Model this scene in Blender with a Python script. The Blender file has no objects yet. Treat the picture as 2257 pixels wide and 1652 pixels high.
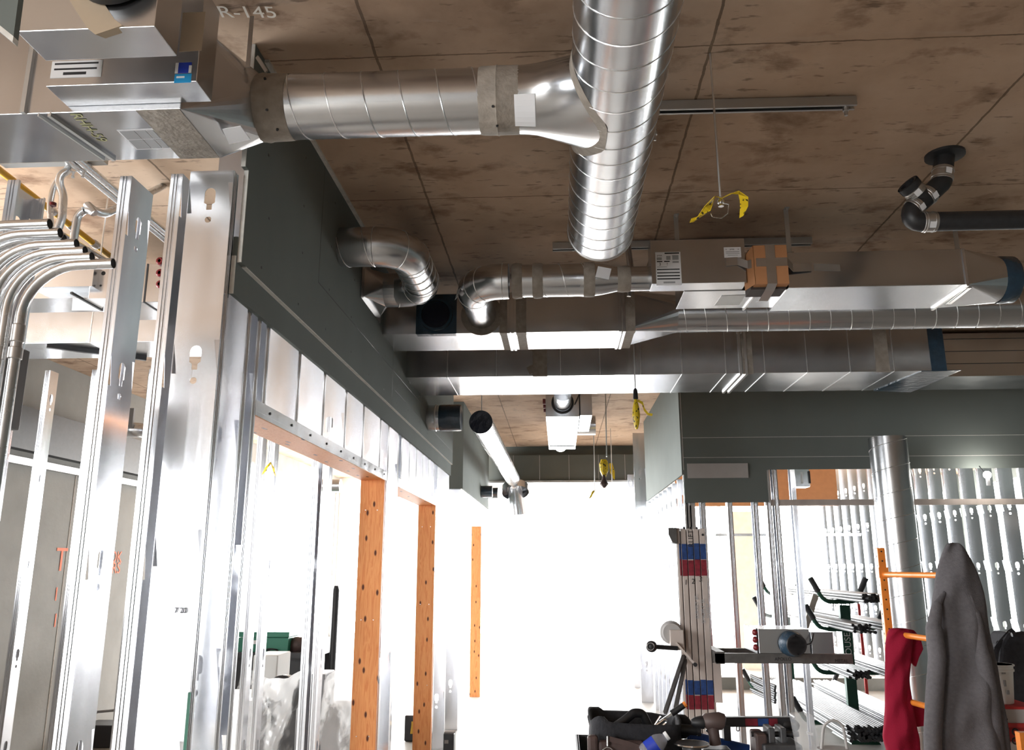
import bpy, math, random
from mathutils import Vector, Matrix

# ------------------------------------------------------------------ camera, sky, daylight, exposure
SC = bpy.context.scene
COL = SC.collection
EYE = Vector((0.0, 0.0, 1.65))
PITCH, YAW, FPX = math.radians(13.2547), math.radians(3.296), 1800.0
FW = Vector((-math.sin(YAW) * math.cos(PITCH), math.cos(YAW) * math.cos(PITCH), math.sin(PITCH)))
RT = Vector((math.cos(YAW), math.sin(YAW), 0.0))
UP = RT.cross(FW)

cam_data = bpy.data.cameras.new('camera')
cam_data.sensor_fit = 'HORIZONTAL'
cam_data.sensor_width = 36.0
cam_data.lens = FPX / 2257.0 * 36.0
cam_data.clip_start = 0.05
cam = bpy.data.objects.new('camera', cam_data)
COL.objects.link(cam)
cam.matrix_world = Matrix.Translation(EYE) @ Matrix((RT, UP, -FW)).transposed().to_4x4()
SC.camera = cam

world = bpy.data.worlds.new('overcast_sky')
SC.world = world
world.use_nodes = True
bg = world.node_tree.nodes['Background']
bg.inputs[0].default_value = (0.97, 0.99, 1.0, 1)
bg.inputs[1].default_value = 24.0

SC.view_settings.view_transform = 'Standard'
SC.view_settings.look = 'None'
SC.view_settings.gamma = 1.0
SC.view_settings.use_curve_mapping = False
SC.view_settings.exposure = 0.15
SC.cycles.max_bounces = 8
SC.cycles.diffuse_bounces = 5
SC.cycles.glossy_bounces = 5
SC.cycles.transparent_max_bounces = 12
SC.cycles.caustics_reflective = False
SC.cycles.caustics_refractive = False
SC.cycles.sample_clamp_indirect = 6.0
SC.cycles.use_denoising = True

X_LEFT, X_RIGHT, Y_BACK, Y_FAR, CEIL = -4.6, 8.0, -5.0, 17.0, 3.48


def portal(name, loc, rot, sx, sy):
    """daylight through a window opening: samples the sky through it"""
    d = bpy.data.lights.new(name, 'AREA')
    d.shape = 'RECTANGLE'
    d.size, d.size_y = sx, sy
    d.cycles.is_portal = True
    o = bpy.data.objects.new(name, d)
    o.location, o.rotation_euler = loc, rot
    COL.objects.link(o)


H = math.pi / 2
portal('daylight_far_window', (1.7, Y_FAR + .02, 1.75), (-H, 0, 0), 12.4, 2.9)
portal('daylight_west_window', (X_LEFT - .02, 13.0, 1.75), (0, -H, 0), 2.9, 7.8)
portal('daylight_east_window', (X_RIGHT + .02, 14.25, 1.75), (0, H, 0), 2.9, 3.5)
portal('added_side_opening', (X_LEFT - .02, 3.1, 2.4), (0, -H, 0), 1.8, 3.0)  # unseen opening added to light the ceiling and studs by the partition
portal('added_near_opening', (X_LEFT - .02, -3.6, 1.85), (0, -H, 0), 2.9, 2.6)  # unseen opening added so the near studs have something bright to reflect


def P(px, py, x=None, y=None, z=None):
    """place on the sight line of an image point at a known wall, depth or height"""
    d = FW + RT * ((px - 1128.5) / FPX) - UP * ((py - 826.0) / FPX)
    if x is not None:
        t = x / d.x
    elif y is not None:
        t = y / d.y
    else:
        t = (z - 1.65) / d.z
    return EYE + d * t


V = Vector
random.seed(7)

# ------------------------------------------------------------------ mesh building
ORG = {}


class MB:
    def __init__(self):
        self.v, self.f = [], []

    def add(self, vs, fs):
        n = len(self.v)
        self.v += [V(p) for p in vs]
        self.f += [tuple(i + n for i in f) for f in fs]
        return self

    def box(self, a, b):
        x0, y0, z0 = (min(p, q) for p, q in zip(a, b))
        x1, y1, z1 = (max(p, q) for p, q in zip(a, b))
        return self.add([(x0, y0, z0), (x1, y0, z0), (x1, y1, z0), (x0, y1, z0), (x0, y0, z1), (x1, y0, z1), (x1, y1, z1), (x0, y1, z1)],
                        [(0, 3, 2, 1), (4, 5, 6, 7), (0, 1, 5, 4), (1, 2, 6, 5), (2, 3, 7, 6), (3, 0, 4, 7)])

    def obox(self, c, u, v, w):
        """box about c with half axes u, v, w"""
        c, u, v, w = V(c), V(u), V(v), V(w)
        if u.cross(v).dot(w) < 0:
            w = -w
        s = [(-1, -1, -1), (1, -1, -1), (1, 1, -1), (-1, 1, -1), (-1, -1, 1), (1, -1, 1), (1, 1, 1), (-1, 1, 1)]
        return self.add([c + u * a + v * b + w * d for a, b, d in s],
                        [(0, 3, 2, 1), (4, 5, 6, 7), (0, 1, 5, 4), (1, 2, 6, 5), (2, 3, 7, 6), (3, 0, 4, 7)])

    def bar(self, p, q, w, h, up=(0, 0, 1)):
        p, q = V(p), V(q)
        d = (q - p)
        s = d.cross(V(up))
        if s.length < 1e-6:
            s = V((1, 0, 0))
        s.normalize()
        u = s.cross(d).normalized()
        return self.obox((p + q) / 2, d / 2, s * w / 2, u * h / 2)

    def loft(self, rings, closed=True, cap0=True, cap1=True):
        n = len(rings[0])
        vs, fs = [], []
        for r in rings:
            vs += list(r)
        m = n if closed else n - 1
        for i in range(len(rings) - 1):
            for j in range(m):
                k = (j + 1) % n
                fs.append((i * n + j, i * n + k, (i + 1) * n + k, (i + 1) * n + j))
        if closed and cap0:
            fs.append(tuple(reversed(range(n))))
        if closed and cap1:
            fs.append(tuple((len(rings) - 1) * n + j for j in range(n)))
        return self.add(vs, fs)

    def tube(self, path, r, seg=16, cap0=True, cap1=True):
        path = [V(p) for p in path]
        rs = r if isinstance(r, (list, tuple)) else [r] * len(path)
        t = (path[1] - path[0]).normalized()
        a = V((0, 0, 1)) if abs(t.z) < .9 else V((1, 0, 0))
        n = (a - t * a.dot(t)).normalized()
        rings = []
        for i, p in enumerate(path):
            t2 = ((path[min(i + 1, len(path) - 1)] - path[max(i - 1, 0)])).normalized()
            n = (n - t2 * n.dot(t2))
            n.normalize()
            b = t2.cross(n)
            k = 1.0
            if 0 < i < len(path) - 1:
                c = (path[i] - path[i - 1]).normalized().dot((path[i + 1] - path[i]).normalized())
                k = min(1.4, 1 / max(.5, math.sqrt(max(0, 1 + c) / 2)))
            rings.append([p + (n * math.cos(2 * math.pi * j / seg) + b * math.sin(2 * math.pi * j / seg)) * rs[i] for j in range(seg)])
        return self.loft(rings, True, cap0, cap1)

    def pipe(self, path, r, seg=24, wall=.004):
        """open-ended pipe with a wall: outside, inside and the two rims"""
        n0 = len(self.v)
        self.tube(path, r, seg, False, False)
        self.tube(path, r - wall, seg, False, False)
        m = len(path)
        for i in range(m * 0, 1):
            for base in (0, (m - 1) * seg):
                for j in range(seg):
                    k = (j + 1) % seg
                    self.f.append((n0 + base + j, n0 + base + k, n0 + m * seg + base + k, n0 + m * seg + base + j))
        return self

    def lathe(self, c, axis, prof, seg=24, cap0=True, cap1=True):
        """prof: (distance along axis, radius)"""
        c, axis = V(c), V(axis).normalized()
        return self.tube([c + axis * d for d, r in prof], [max(r, 1e-4) for d, r in prof], seg, cap0, cap1)

    def ball(self, c, r, seg=16, rings=8, sc=(1, 1, 1)):
        c = V(c)
        rr = []
        for i in range(1, rings):
            a = math.pi * i / rings
            rr.append([c + V((math.sin(a) * math.cos(2 * math.pi * j / seg) * r * sc[0], math.sin(a) * math.sin(2 * math.pi * j / seg) * r * sc[1], math.cos(a) * r * sc[2])) for j in range(seg)])
        return self.loft(rr)

    def prism(self, pts, d):
        pts = [V(p) for p in pts]
        d = V(d)
        n = (pts[1] - pts[0]).cross(pts[2] - pts[0])
        if n.dot(d) > 0:
            pts.reverse()
        return self.loft([[p for p in pts], [p + d for p in pts]][::1], True)

    def ribbon(self, path, width, th=.0008):
        """thin strip; width = list of half-width vectors"""
        rings = []
        for i, p in enumerate(path):
            w = width[i] if isinstance(width, list) else width
            t = (V(path[min(i + 1, len(path) - 1)]) - V(path[max(i - 1, 0)])).normalized()
            n = t.cross(V(w)).normalized() * th
            p = V(p)
            w = V(w)
            rings.append([p - w - n, p + w - n, p + w + n, p - w + n])
        return self.loft(rings)

    def helix(self, p0, p1, r, pitch, rr=.0035, per=20, seg=5, ph=0.0):
        p0, p1 = V(p0), V(p1)
        d = p1 - p0
        L = d.length
        t = d / L
        a = V((0, 0, 1)) if abs(t.z) < .9 else V((1, 0, 0))
        n = (a - t * a.dot(t)).normalized()
        b = t.cross(n)
        N = int(L / pitch * per)
        path = [p0 + t * (L * i / N) + (n * math.cos(2 * math.pi * i / per + ph) + b * math.sin(2 * math.pi * i / per + ph)) * r for i in range(N + 1)]
        return self.tube(path, rr, seg)

    def ring(self, c, axis, R, rr, n=28, seg=6):
        c, t = V(c), V(axis).normalized()
        a = V((0, 0, 1)) if abs(t.z) < .9 else V((1, 0, 0))
        u = (a - t * a.dot(t)).normalized()
        b = t.cross(u)
        rings = []
        for i in range(n):
            e = u * math.cos(2 * math.pi * i / n) + b * math.sin(2 * math.pi * i / n)
            rings.append([c + e * (R + rr * math.cos(2 * math.pi * j / seg)) + t * rr * math.sin(2 * math.pi * j / seg) for j in range(seg)])
        rings.append(rings[0])
        return self.loft(rings, True, False, False)

    def build(self, name, mat, parent=None, smooth=False, base=None, bevel=0.0, sub=0, solid=0.0):
        if parent is not None:
            org = ORG[parent.name]
        elif base is not None:
            org = V(base)
        else:
            xs = [p.x for p in self.v]; ys = [p.y for p in self.v]; zs = [p.z for p in self.v]
            org = V(((min(xs) + max(xs)) / 2, (min(ys) + max(ys)) / 2, min(zs)))
        me = bpy.data.meshes.new(name)
        me.from_pydata([p - org for p in self.v], [], self.f)
        me.validate()
        me.materials.append(M[mat])
        if smooth:
            me.polygons.foreach_set('use_smooth', [True] * len(me.polygons))
            if smooth != 'full' and hasattr(me, 'set_sharp_from_angle'):
                me.set_sharp_from_angle(angle=math.radians(38))
        o = bpy.data.objects.new(name, me)
        COL.objects.link(o)
        if parent is not None:
            o.parent = parent
            ORG[o.name] = org
        else:
            o.location = org
            ORG[o.name] = org
        if bevel:
            m = o.modifiers.new('b', 'BEVEL'); m.width = bevel; m.segments = 2; m.limit_method = 'ANGLE'
        if sub:
            m = o.modifiers.new('s', 'SUBSURF'); m.levels = sub; m.render_levels = sub
        if solid:
            m = o.modifiers.new('t', 'SOLIDIFY'); m.thickness = solid; m.offset = 0
        return o


def tag(o, label, cat=None, group=None, kind=None):
    if label: o['label'] = label
    if cat: o['category'] = cat
    if group: o['group'] = group
    if kind: o['kind'] = kind
    return o


def thing(name, label, cat, loc, group=None):
    o = bpy.data.objects.new(name, None)
    o.empty_display_size = .05
    o.location = loc
    COL.objects.link(o)
    ORG[o.name] = V(loc)
    return tag(o, label, cat, group)


def struct(mb, name, mat, **k):
    o = mb.build(name, mat, **k)
    o['kind'] = 'structure'
    return o


def copy_tree(o, loc, label=None, group=None, rotz=None):
    r = o.copy(); COL.objects.link(r); r.location = loc
    if rotz is not None: r.rotation_euler = (0, 0, rotz)
    if label: r['label'] = label
    if group: r['group'] = group
    ORG[r.name] = V(loc)
    for ch in list(o.children):
        c = ch.copy(); COL.objects.link(c); c.parent = r
        for g in list(ch.children):
            d = g.copy(); COL.objects.link(d); d.parent = c
    return r


def txt(s, o, right, up, size, mat, parent, name='lettering', thick=.0004):
    """lettering lying on a surface"""
    right = V(right).normalized()
    up = V(up)
    up = (up - right * up.dot(right)).normalized()
    c = bpy.data.curves.new(name, 'FONT')
    c.body = s
    c.size = size
    c.extrude = thick
    c.align_x = 'CENTER'; c.align_y = 'CENTER'
    c.materials.append(M[mat])
    tmp = bpy.data.objects.new('tmp', c)
    COL.objects.link(tmp)
    bpy.context.view_layer.update()
    me = bpy.data.meshes.new_from_object(tmp.evaluated_get(bpy.context.evaluated_depsgraph_get()))
    bpy.data.objects.remove(tmp)
    bpy.data.curves.remove(c)
    me.materials.clear(); me.materials.append(M[mat])
    ob = bpy.data.objects.new(name, me)
    COL.objects.link(ob)
    m = Matrix((right, up, right.cross(up))).transposed().to_4x4()
    ob.parent = parent
    m.translation = V(o) - ORG[parent.name]
    ob.matrix_local = m
    return ob


def fillet(pts, R, n=6):
    pts = [V(p) for p in pts]
    out = [pts[0]]
    for i in range(1, len(pts) - 1):
        a, b, c = pts[i - 1], pts[i], pts[i + 1]
        u, w = (a - b).normalized(), (c - b).normalized()
        ang = u.angle(w)
        if ang > math.pi - .02:
            out.append(b); continue
        t = R / math.tan(ang / 2)
        cen = b + (u + w).normalized() * (R / math.sin(ang / 2))
        s, e = b + u * t - cen, b + w * t - cen
        th = s.angle(e)
        for k in range(n + 1):
            f = k / n
            out.append(cen + (s * math.sin((1 - f) * th) + e * math.sin(f * th)) / math.sin(th))
    out.append(pts[-1])
    return out


def rect_ring(c, u, v, n=24):
    """n points around a rectangle, by angle, corners kept (n multiple of 8)"""
    c, u, v = V(c), V(u), V(v)
    q = n // 4
    out = []
    cs = [(1, -1), (1, 1), (-1, 1), (-1, -1)]
    for s in range(4):
        a, b = cs[s], cs[(s + 1) % 4]
        for k in range(q):
            f = k / q
            out.append(c + u * (a[0] + (b[0] - a[0]) * f) + v * (a[1] + (b[1] - a[1]) * f))
    return out


def round_ring(c, u, v, n=24):
    c, u, v = V(c), V(u), V(v)
    return [c + u * math.cos(2 * math.pi * (k / n - .125)) + v * math.sin(2 * math.pi * (k / n - .125)) for k in range(n)]


def transition(mb, c0, u0, v0, c1, u1, v1, n=32):
    """square-to-round sheet metal: four flat triangles and four corner fans"""
    c0, u0, v0, c1, u1, v1 = (V(q) for q in (c0, u0, v0, c1, u1, v1))
    cs = [c0 + u0 * a + v0 * b for a, b in ((1, 1), (-1, 1), (-1, -1), (1, -1))]
    rd = [c1 + u1 * math.cos(2 * math.pi * k / n) + v1 * math.sin(2 * math.pi * k / n) for k in range(n)]
    fs = []
    q = n // 4
    for i in range(4):
        for k in range(q): fs.append((i, 4 + i * q + k, 4 + (i * q + k + 1) % n))
        fs.append((i, 4 + ((i + 1) * q) % n, (i + 1) % 4))
    return mb.add(cs + rd, fs)


ORD = 'first second third fourth fifth sixth seventh eighth ninth tenth eleventh twelfth thirteenth fourteenth fifteenth sixteenth seventeenth eighteenth nineteenth twentieth'.split()

# ------------------------------------------------------------------ materials
M = {}


def mat(name, col, rough=.6, metal=0.0, spec=.5, bump=0.0, bscale=40.0, var=0.0, vscale=8.0, stretch=(1, 1, 1), rvar=0.0, alpha=1.0, trans=0.0):
    m = bpy.data.materials.new(name)
    m.use_nodes = True
    nt = m.node_tree
    b = nt.nodes['Principled BSDF']
    b.inputs['Base Color'].default_value = (*col, 1)
    b.inputs['Roughness'].default_value = rough
    b.inputs['Metallic'].default_value = metal
    b.inputs['Specular IOR Level'].default_value = spec
    if alpha < 1: b.inputs['Alpha'].default_value = alpha
    if trans: b.inputs['Transmission Weight'].default_value = trans
    tc = nt.nodes.new('ShaderNodeTexCoord')
    mp = nt.nodes.new('ShaderNodeMapping')
    mp.inputs['Scale'].default_value = stretch
    nt.links.new(tc.outputs['Object'], mp.inputs[0])
    if var or rvar:
        n = nt.nodes.new('ShaderNodeTexNoise')
        n.inputs['Scale'].default_value = vscale
        n.inputs['Detail'].default_value = 5
        nt.links.new(mp.outputs[0], n.inputs[0])
        if var:
            r = nt.nodes.new('ShaderNodeValToRGB')
            r.color_ramp.elements[0].position = .3
            r.color_ramp.elements[1].position = .7
            r.color_ramp.elements[0].color = (*[c * (1 - var) for c in col], 1)
            r.color_ramp.elements[1].color = (*[min(1, c * (1 + var)) for c in col], 1)
            nt.links.new(n.outputs[0], r.inputs[0])
            nt.links.new(r.outputs[0], b.inputs['Base Color'])
        if rvar:
            q = nt.nodes.new('ShaderNodeMapRange')
            q.inputs[1].default_value, q.inputs[2].default_value = .3, .7
            q.inputs[3].default_value, q.inputs[4].default_value = max(.02, rough - rvar), rough + rvar
            nt.links.new(n.outputs[0], q.inputs[0])
            nt.links.new(q.outputs[0], b.inputs['Roughness'])
    if bump:
        n = nt.nodes.new('ShaderNodeTexNoise')
        n.inputs['Scale'].default_value = bscale
        n.inputs['Detail'].default_value = 3
        nt.links.new(mp.outputs[0], n.inputs[0])
        bp = nt.nodes.new('ShaderNodeBump')
        bp.inputs['Strength'].default_value = bump
        bp.inputs['Distance'].default_value = .01
        nt.links.new(n.outputs[0], bp.inputs['Height'])
        nt.links.new(bp.outputs[0], b.inputs['Normal'])
    M[name] = m
    return m


def nodes(name):
    nt = M[name].node_tree
    return nt, nt.nodes, nt.links, nt.nodes['Principled BSDF']


mat('galvanized', (.60, .61, .63), .24, 1.0, var=.04, vscale=7, rvar=.025)
mat('stud_steel', (.74, .75, .78), .22, 1.0, var=.03, vscale=9, stretch=(1, 1, .15), rvar=.04, bump=.025, bscale=4)
mat('seam_steel', (.8, .8, .8), .3, 1.0)
mat('strut_steel', (.5, .5, .49), .42, 1.0)
mat('conduit_steel', (.66, .67, .68), .26, 1.0, rvar=.05)
mat('stored_steel', (.13, .135, .14), .42, .5, rvar=.05)
mat('dark_iron', (.02, .02, .022), .45, var=.2, vscale=30)
mat('coupling_steel', (.55, .54, .53), .35, 1.0)
mat('mastic', (.30, .26, .22), .75, bump=.35, bscale=60, var=.18, vscale=25)
mat('foil_tape', (.62, .62, .62), .3, 1.0, bump=.25, bscale=18)
mat('gypsum_green', (.165, .184, .174), .9, spec=.2, var=.04, vscale=3)
mat('gypsum_core', (.72, .70, .66), .9, var=.1, vscale=30)
mat('patch_grey', (.45, .43, .42), .9, var=.05)
mat('floor_slab', (.34, .32, .29), .5, var=.2, vscale=1.6, bump=.05)
mat('concrete_wall', (.27, .26, .243), .85, var=.14, vscale=2.2, bump=.15, bscale=25)
mat('white_wall', (.8, .8, .78), .8)
mat('black_rubber', (.012, .012, .014), .5)
mat('black_plastic', (.02, .02, .023), .4)
mat('black_cloth', (.02, .02, .024), .85, bump=.3, bscale=120, var=.3, vscale=40)
mat('brown_leather', (.075, .045, .04), .6, var=.25, vscale=25)
mat('orange_paint', (.80, .24, .035), .4, var=.08, vscale=20)
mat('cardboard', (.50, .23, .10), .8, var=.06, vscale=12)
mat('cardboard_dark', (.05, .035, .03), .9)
mat('label_white', (.82, .82, .84), .5)
mat('ink', (.01, .01, .012), .6)
mat('ink_grey', (.35, .35, .36), .6)
mat('sticker_blue', (.02, .05, .45), .4)
mat('sticker_cyan', (.02, .30, .62), .4)
mat('chalk', (.95, .88, .8), .9)
mat('marker_yellow', (.42, .42, .22), .7)
mat('spray_orange', (.9, .13, .03), .7)
mat('red_plug', (.16, .012, .015), .3)
mat('yellow_pipe', (.75, .42, .03), .45)
mat('caution_yellow', (.85, .62, .02), .45)
mat('blue_film', (.018, .045, .075), .25, spec=.7, bump=.4, bscale=25, var=.2, vscale=15)
mat('cap_film', (.01, .014, .03), .25, bump=.5, bscale=25)
mat('mast_paint', (.50, .43, .39), .55, var=.12, vscale=10, stretch=(1, 1, .3))
mat('band_blue', (.012, .045, .17), .5, var=.35, vscale=45)
mat('band_red', (.19, .01, .022), .5, var=.3, vscale=45)
mat('lift_steel', (.13, .125, .12), .5, .6, var=.2, vscale=20)
mat('rack_green', (.012, .07, .045), .45)
mat('red_cloth', (.26, .008, .028), .9, spec=.2, bump=.3, bscale=160)
mat('grey_cloth', (.125, .115, .12), .95, spec=.15, bump=.35, bscale=180, var=.12, vscale=60)
mat('bucket_white', (.75, .74, .71), .45)
mat('crate_red', (.5, .03, .03), .45)
mat('tool_blue', (.012, .07, .33), .45, var=.1)
mat('cast_metal', (.09, .09, .095), .5, .5, var=.25, vscale=25)
mat('bright_metal', (.75, .75, .75), .2, 1.0)
mat('clear_plastic', (.85, .86, .88), .12, spec=.6, alpha=.22)
mat('bottle_plastic', (.5, .5, .55), .08, spec=.6, alpha=.35)
mat('toolbox_green', (.02, .19, .12), .4)
mat('yellow_tape', (.75, .45, .05), .5)
mat('grey_plastic', (.25, .25, .26), .5)
mat('tan_panel', (.52, .29, .13), .7, var=.08, vscale=5, stretch=(1, 1, .3))
mat('drill_body', (.09, .06, .055), .5)
mat('blue_grey_rag', (.2, .3, .55), .9)
mat('tan_tape', (.50, .40, .29), .6, var=.05)
mat('pale_board', (.78, .74, .62), .85, var=.08, vscale=10)
mat('lead_wire', (.35, .35, .34), .5, .7)

# plastic sheeting: milky, glossy, partly see-through
mat('poly_sheet', (.8, .8, .8), .18, spec=.7, bump=.7, bscale=9, alpha=.4)

# emitting bulb
mb_ = bpy.data.materials.new('bulb_glow'); mb_.use_nodes = True
b_ = mb_.node_tree.nodes['Principled BSDF']
b_.inputs['Emission Color'].default_value = (1, .97, .9, 1)
b_.inputs['Emission Strength'].default_value = 60
M['bulb_glow'] = mb_

# board-formed concrete ceiling: panel seams, stains, pale smears
mat('concrete_ceiling', (.4, .3, .22), .88, spec=.25)
nt, N, L, B = nodes('concrete_ceiling')
geo = N.new('ShaderNodeNewGeometry')
sep = N.new('ShaderNodeSeparateXYZ')
L.new(geo.outputs['Position'], sep.inputs[0])


def mth(op, a, b=None):
    n = N.new('ShaderNodeMath'); n.operation = op
    for i, q in enumerate((a, b)):
        if q is None: continue
        if isinstance(q, (int, float)): n.inputs[i].default_value = q
        else: L.new(q, n.inputs[i])
    return n.outputs[0]


def noise(scale, detail=6, stretch=None, rough=.55, dist=0.0):
    n = N.new('ShaderNodeTexNoise')
    n.inputs['Scale'].default_value = scale
    n.inputs['Detail'].default_value = detail
    n.inputs['Roughness'].default_value = rough
    n.inputs['Distortion'].default_value = dist
    if stretch:
        mp = N.new('ShaderNodeMapping'); mp.inputs['Scale'].default_value = stretch
        L.new(geo.outputs['Position'], mp.inputs[0]); L.new(mp.outputs[0], n.inputs[0])
    else:
        L.new(geo.outputs['Position'], n.inputs[0])
    return n.outputs[0]


def ramp(src, stops):
    r = N.new('ShaderNodeValToRGB')
    e = r.color_ramp.elements
    while len(e) < len(stops): e.new(.5)
    for i, (p, c) in enumerate(stops):
        e[i].position = p
        e[i].color = (*c, 1) if not isinstance(c, (int, float)) else (c, c, c, 1)
    L.new(src, r.inputs[0])
    return r.outputs[0]


def mix(f, a, b):
    n = N.new('ShaderNodeMix'); n.data_type = 'RGBA'
    if isinstance(f, (int, float)): n.inputs[0].default_value = f
    else: L.new(f, n.inputs[0])
    for i, q in ((6, a), (7, b)):
        if isinstance(q, tuple): n.inputs[i].default_value = (*q, 1)
        else: L.new(q, n.inputs[i])
    return n.outputs[2]


wob = mth('MULTIPLY', mth('SUBTRACT', noise(14, 5), .5), .014)


def seam(axis, off, step, w):
    t = mth('ADD', sep.outputs[axis], wob)
    t = mth('PINGPONG', mth('ADD', t, -off + 100 * step), step / 2)
    return mth('LESS_THAN', t, w)


sx = seam(0, -.652, 1.22, .0055)
sy = seam(1, 2.63, 1.19, .0035)
base = ramp(noise(1.3, 7, rough=.62), [(.28, (.36, .245, .17)), (.5, (.56, .40, .285)), (.72, (.68, .52, .39))])
base = mix(mth('MULTIPLY', ramp(noise(2.6, 7, (1, 1.5, 1), rough=.62, dist=.25), [(.54, 0.0), (.68, 1.0)]), .75), base, (.17, .09, .055))
base = mix(mth('MULTIPLY', ramp(noise(2.1, 8, (.5, 1.6, 1), rough=.7, dist=1.2), [(.60, 0.0), (.74, 1.0)]), .4), base, (.62, .52, .44))
base = mix(mth('MULTIPLY', ramp(noise(26, 3, (.35, 1.3, 1)), [(.62, 0.0), (.70, 1.0)]), .6), base, (.13, .085, .065))
base = mix(mth('MULTIPLY', mth('MAXIMUM', sx, sy), mth('ADD', .45, mth('MULTIPLY', noise(5), .5))), base, (.10, .065, .045))
L.new(base, B.inputs['Base Color'])
bp = N.new('ShaderNodeBump'); bp.inputs['Strength'].default_value = .25; bp.inputs['Distance'].default_value = .01
L.new(noise(7, 6), bp.inputs['Height']); L.new(bp.outputs[0], B.inputs['Normal'])

# plywood / fir jambs: long grain, knots
for nm, c0, c1, knot in (('fir_ply', (.80, .27, .085), (.92, .40, .15), (.10, .022, .01)),):
    mat(nm, c0, .55, spec=.35)
    nt, N, L, B = nodes(nm)
    geo = N.new('ShaderNodeNewGeometry')
    g = ramp(noise(5, 6, (6, 6, .5), dist=2.2), [(.3, c0), (.5, c1), (.62, c0), (.75, c1)])
    sp_ = N.new('ShaderNodeSeparateXYZ'); L.new(geo.outputs['Position'], sp_.inputs[0])
    cb_ = N.new('ShaderNodeCombineXYZ')
    L.new(mth('MULTIPLY', sp_.outputs[0], 10), cb_.inputs[0]); L.new(mth('MULTIPLY', mth('ADD', sp_.outputs[2], mth('MULTIPLY', sp_.outputs[1], .7)), 4.2), cb_.inputs[1])
    vo = N.new('ShaderNodeTexVoronoi'); vo.voronoi_dimensions = '2D'; vo.inputs['Scale'].default_value = 1.0
    L.new(cb_.outputs[0], vo.inputs[0])
    k = ramp(vo.outputs['Distance'], [(.05, 1.0), (.095, 0.0)])
    L.new(mix(k, g, knot), B.inputs['Base Color'])
mat('white_fir', (.85, .62, .36), .6, var=.12, vscale=5, stretch=(5, 5, .5))

# caution tape: broken black print on yellow
nt, N, L, B = nodes('caution_yellow')
geo = N.new('ShaderNodeTexCoord')
n_ = N.new('ShaderNodeTexNoise'); n_.inputs['Scale'].default_value = 55
L.new(geo.outputs['Object'], n_.inputs[0])
L.new(ramp(n_.outputs[0], [(.60, (.85, .60, .02)), (.64, (.03, .025, .01))]), B.inputs['Base Color'])

# plastic sheeting: milky folds between clear patches
nt, N, L, B = nodes('poly_sheet')
out_ = N['Material Output']
tr_ = N.new('ShaderNodeBsdfTranslucent'); tr_.inputs[0].default_value = (.9, .9, .9, 1)
tp_ = N.new('ShaderNodeBsdfTransparent')
m1_ = N.new('ShaderNodeMixShader'); m1_.inputs[0].default_value = .45
geo = N.new('ShaderNodeNewGeometry')
m2_ = N.new('ShaderNodeMixShader'); L.new(ramp(noise(3.2, 4, (1.6, 1, .7), dist=.5), [(.42, .08), (.5, .25), (.58, .85)]), m2_.inputs[0])
B.inputs['Alpha'].default_value = 1.0
L.new(B.outputs[0], m1_.inputs[1]); L.new(tr_.outputs[0], m1_.inputs[2])
L.new(tp_.outputs[0], m2_.inputs[1]); L.new(m1_.outputs[0], m2_.inputs[2])
L.new(m2_.outputs[0], out_.inputs[0])


# ------------------------------------------------------------------ the building
struct(MB().box((X_LEFT - 3, Y_BACK - 1, -.12), (X_RIGHT + 3, Y_FAR + 4, 0)), 'floor', 'floor_slab', base=(0, 0, -.12))
struct(MB().box((X_LEFT - .2, Y_BACK - .2, CEIL), (X_RIGHT + .2, Y_FAR + .2, CEIL + .25)), 'ceiling', 'concrete_ceiling', base=(0, 0, CEIL))


def wall_with_opening(axis, at, th, a0, a1, o0, o1, zs, zt):
    """wall along x or y from a0 to a1 with one window from o0 to o1"""
    mb = MB()

    def blk(p0, p1, z0, z1):
        if p1 - p0 < .001 or z1 - z0 < .001: return
        if axis == 'x': mb.box((p0, at, z0), (p1, at + th, z1))
        else: mb.box((at, p0, z0), (at + th, p1, z1))
    blk(a0, o0, 0, CEIL); blk(o1, a1, 0, CEIL)
    blk(o0, o1, 0, zs); blk(o0, o1, zt, CEIL)
    return mb


_wl = wall_with_opening('y', X_LEFT, -.2, 5.0, Y_FAR, 9.2, 16.9, .3, 3.2)
_w2 = wall_with_opening('y', X_LEFT, -.2, Y_BACK, 1.5, -4.9, -2.3, .4, 3.3)  # opening behind the viewer, added to brighten the near studs
_wl.add(_w2.v, _w2.f)
_w2 = wall_with_opening('y', X_LEFT, -.2, 1.5, 5.0, 1.6, 4.6, 1.5, 3.3)  # opening out of view, added to light the near bay
_wl.add(_w2.v, _w2.f)
WL = struct(_wl, 'wall_left', 'concrete_wall', base=(X_LEFT, 0, 0))
struct(wall_with_opening('y', X_RIGHT, .2, Y_BACK, Y_FAR, 12.5, 16.0, .3, 3.2), 'wall_right', 'gypsum_green', base=(X_RIGHT, 0, 0))
struct(wall_with_opening('x', Y_FAR, .2, X_LEFT, X_RIGHT, -4.5, 7.9, .3, 3.2), 'wall_front', 'white_wall', base=(0, Y_FAR, 0))
struct(MB().box((X_LEFT, Y_BACK - .2, 0), (X_RIGHT, Y_BACK, CEIL)), 'wall_back', 'concrete_wall', base=(0, Y_BACK, 0))


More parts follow.
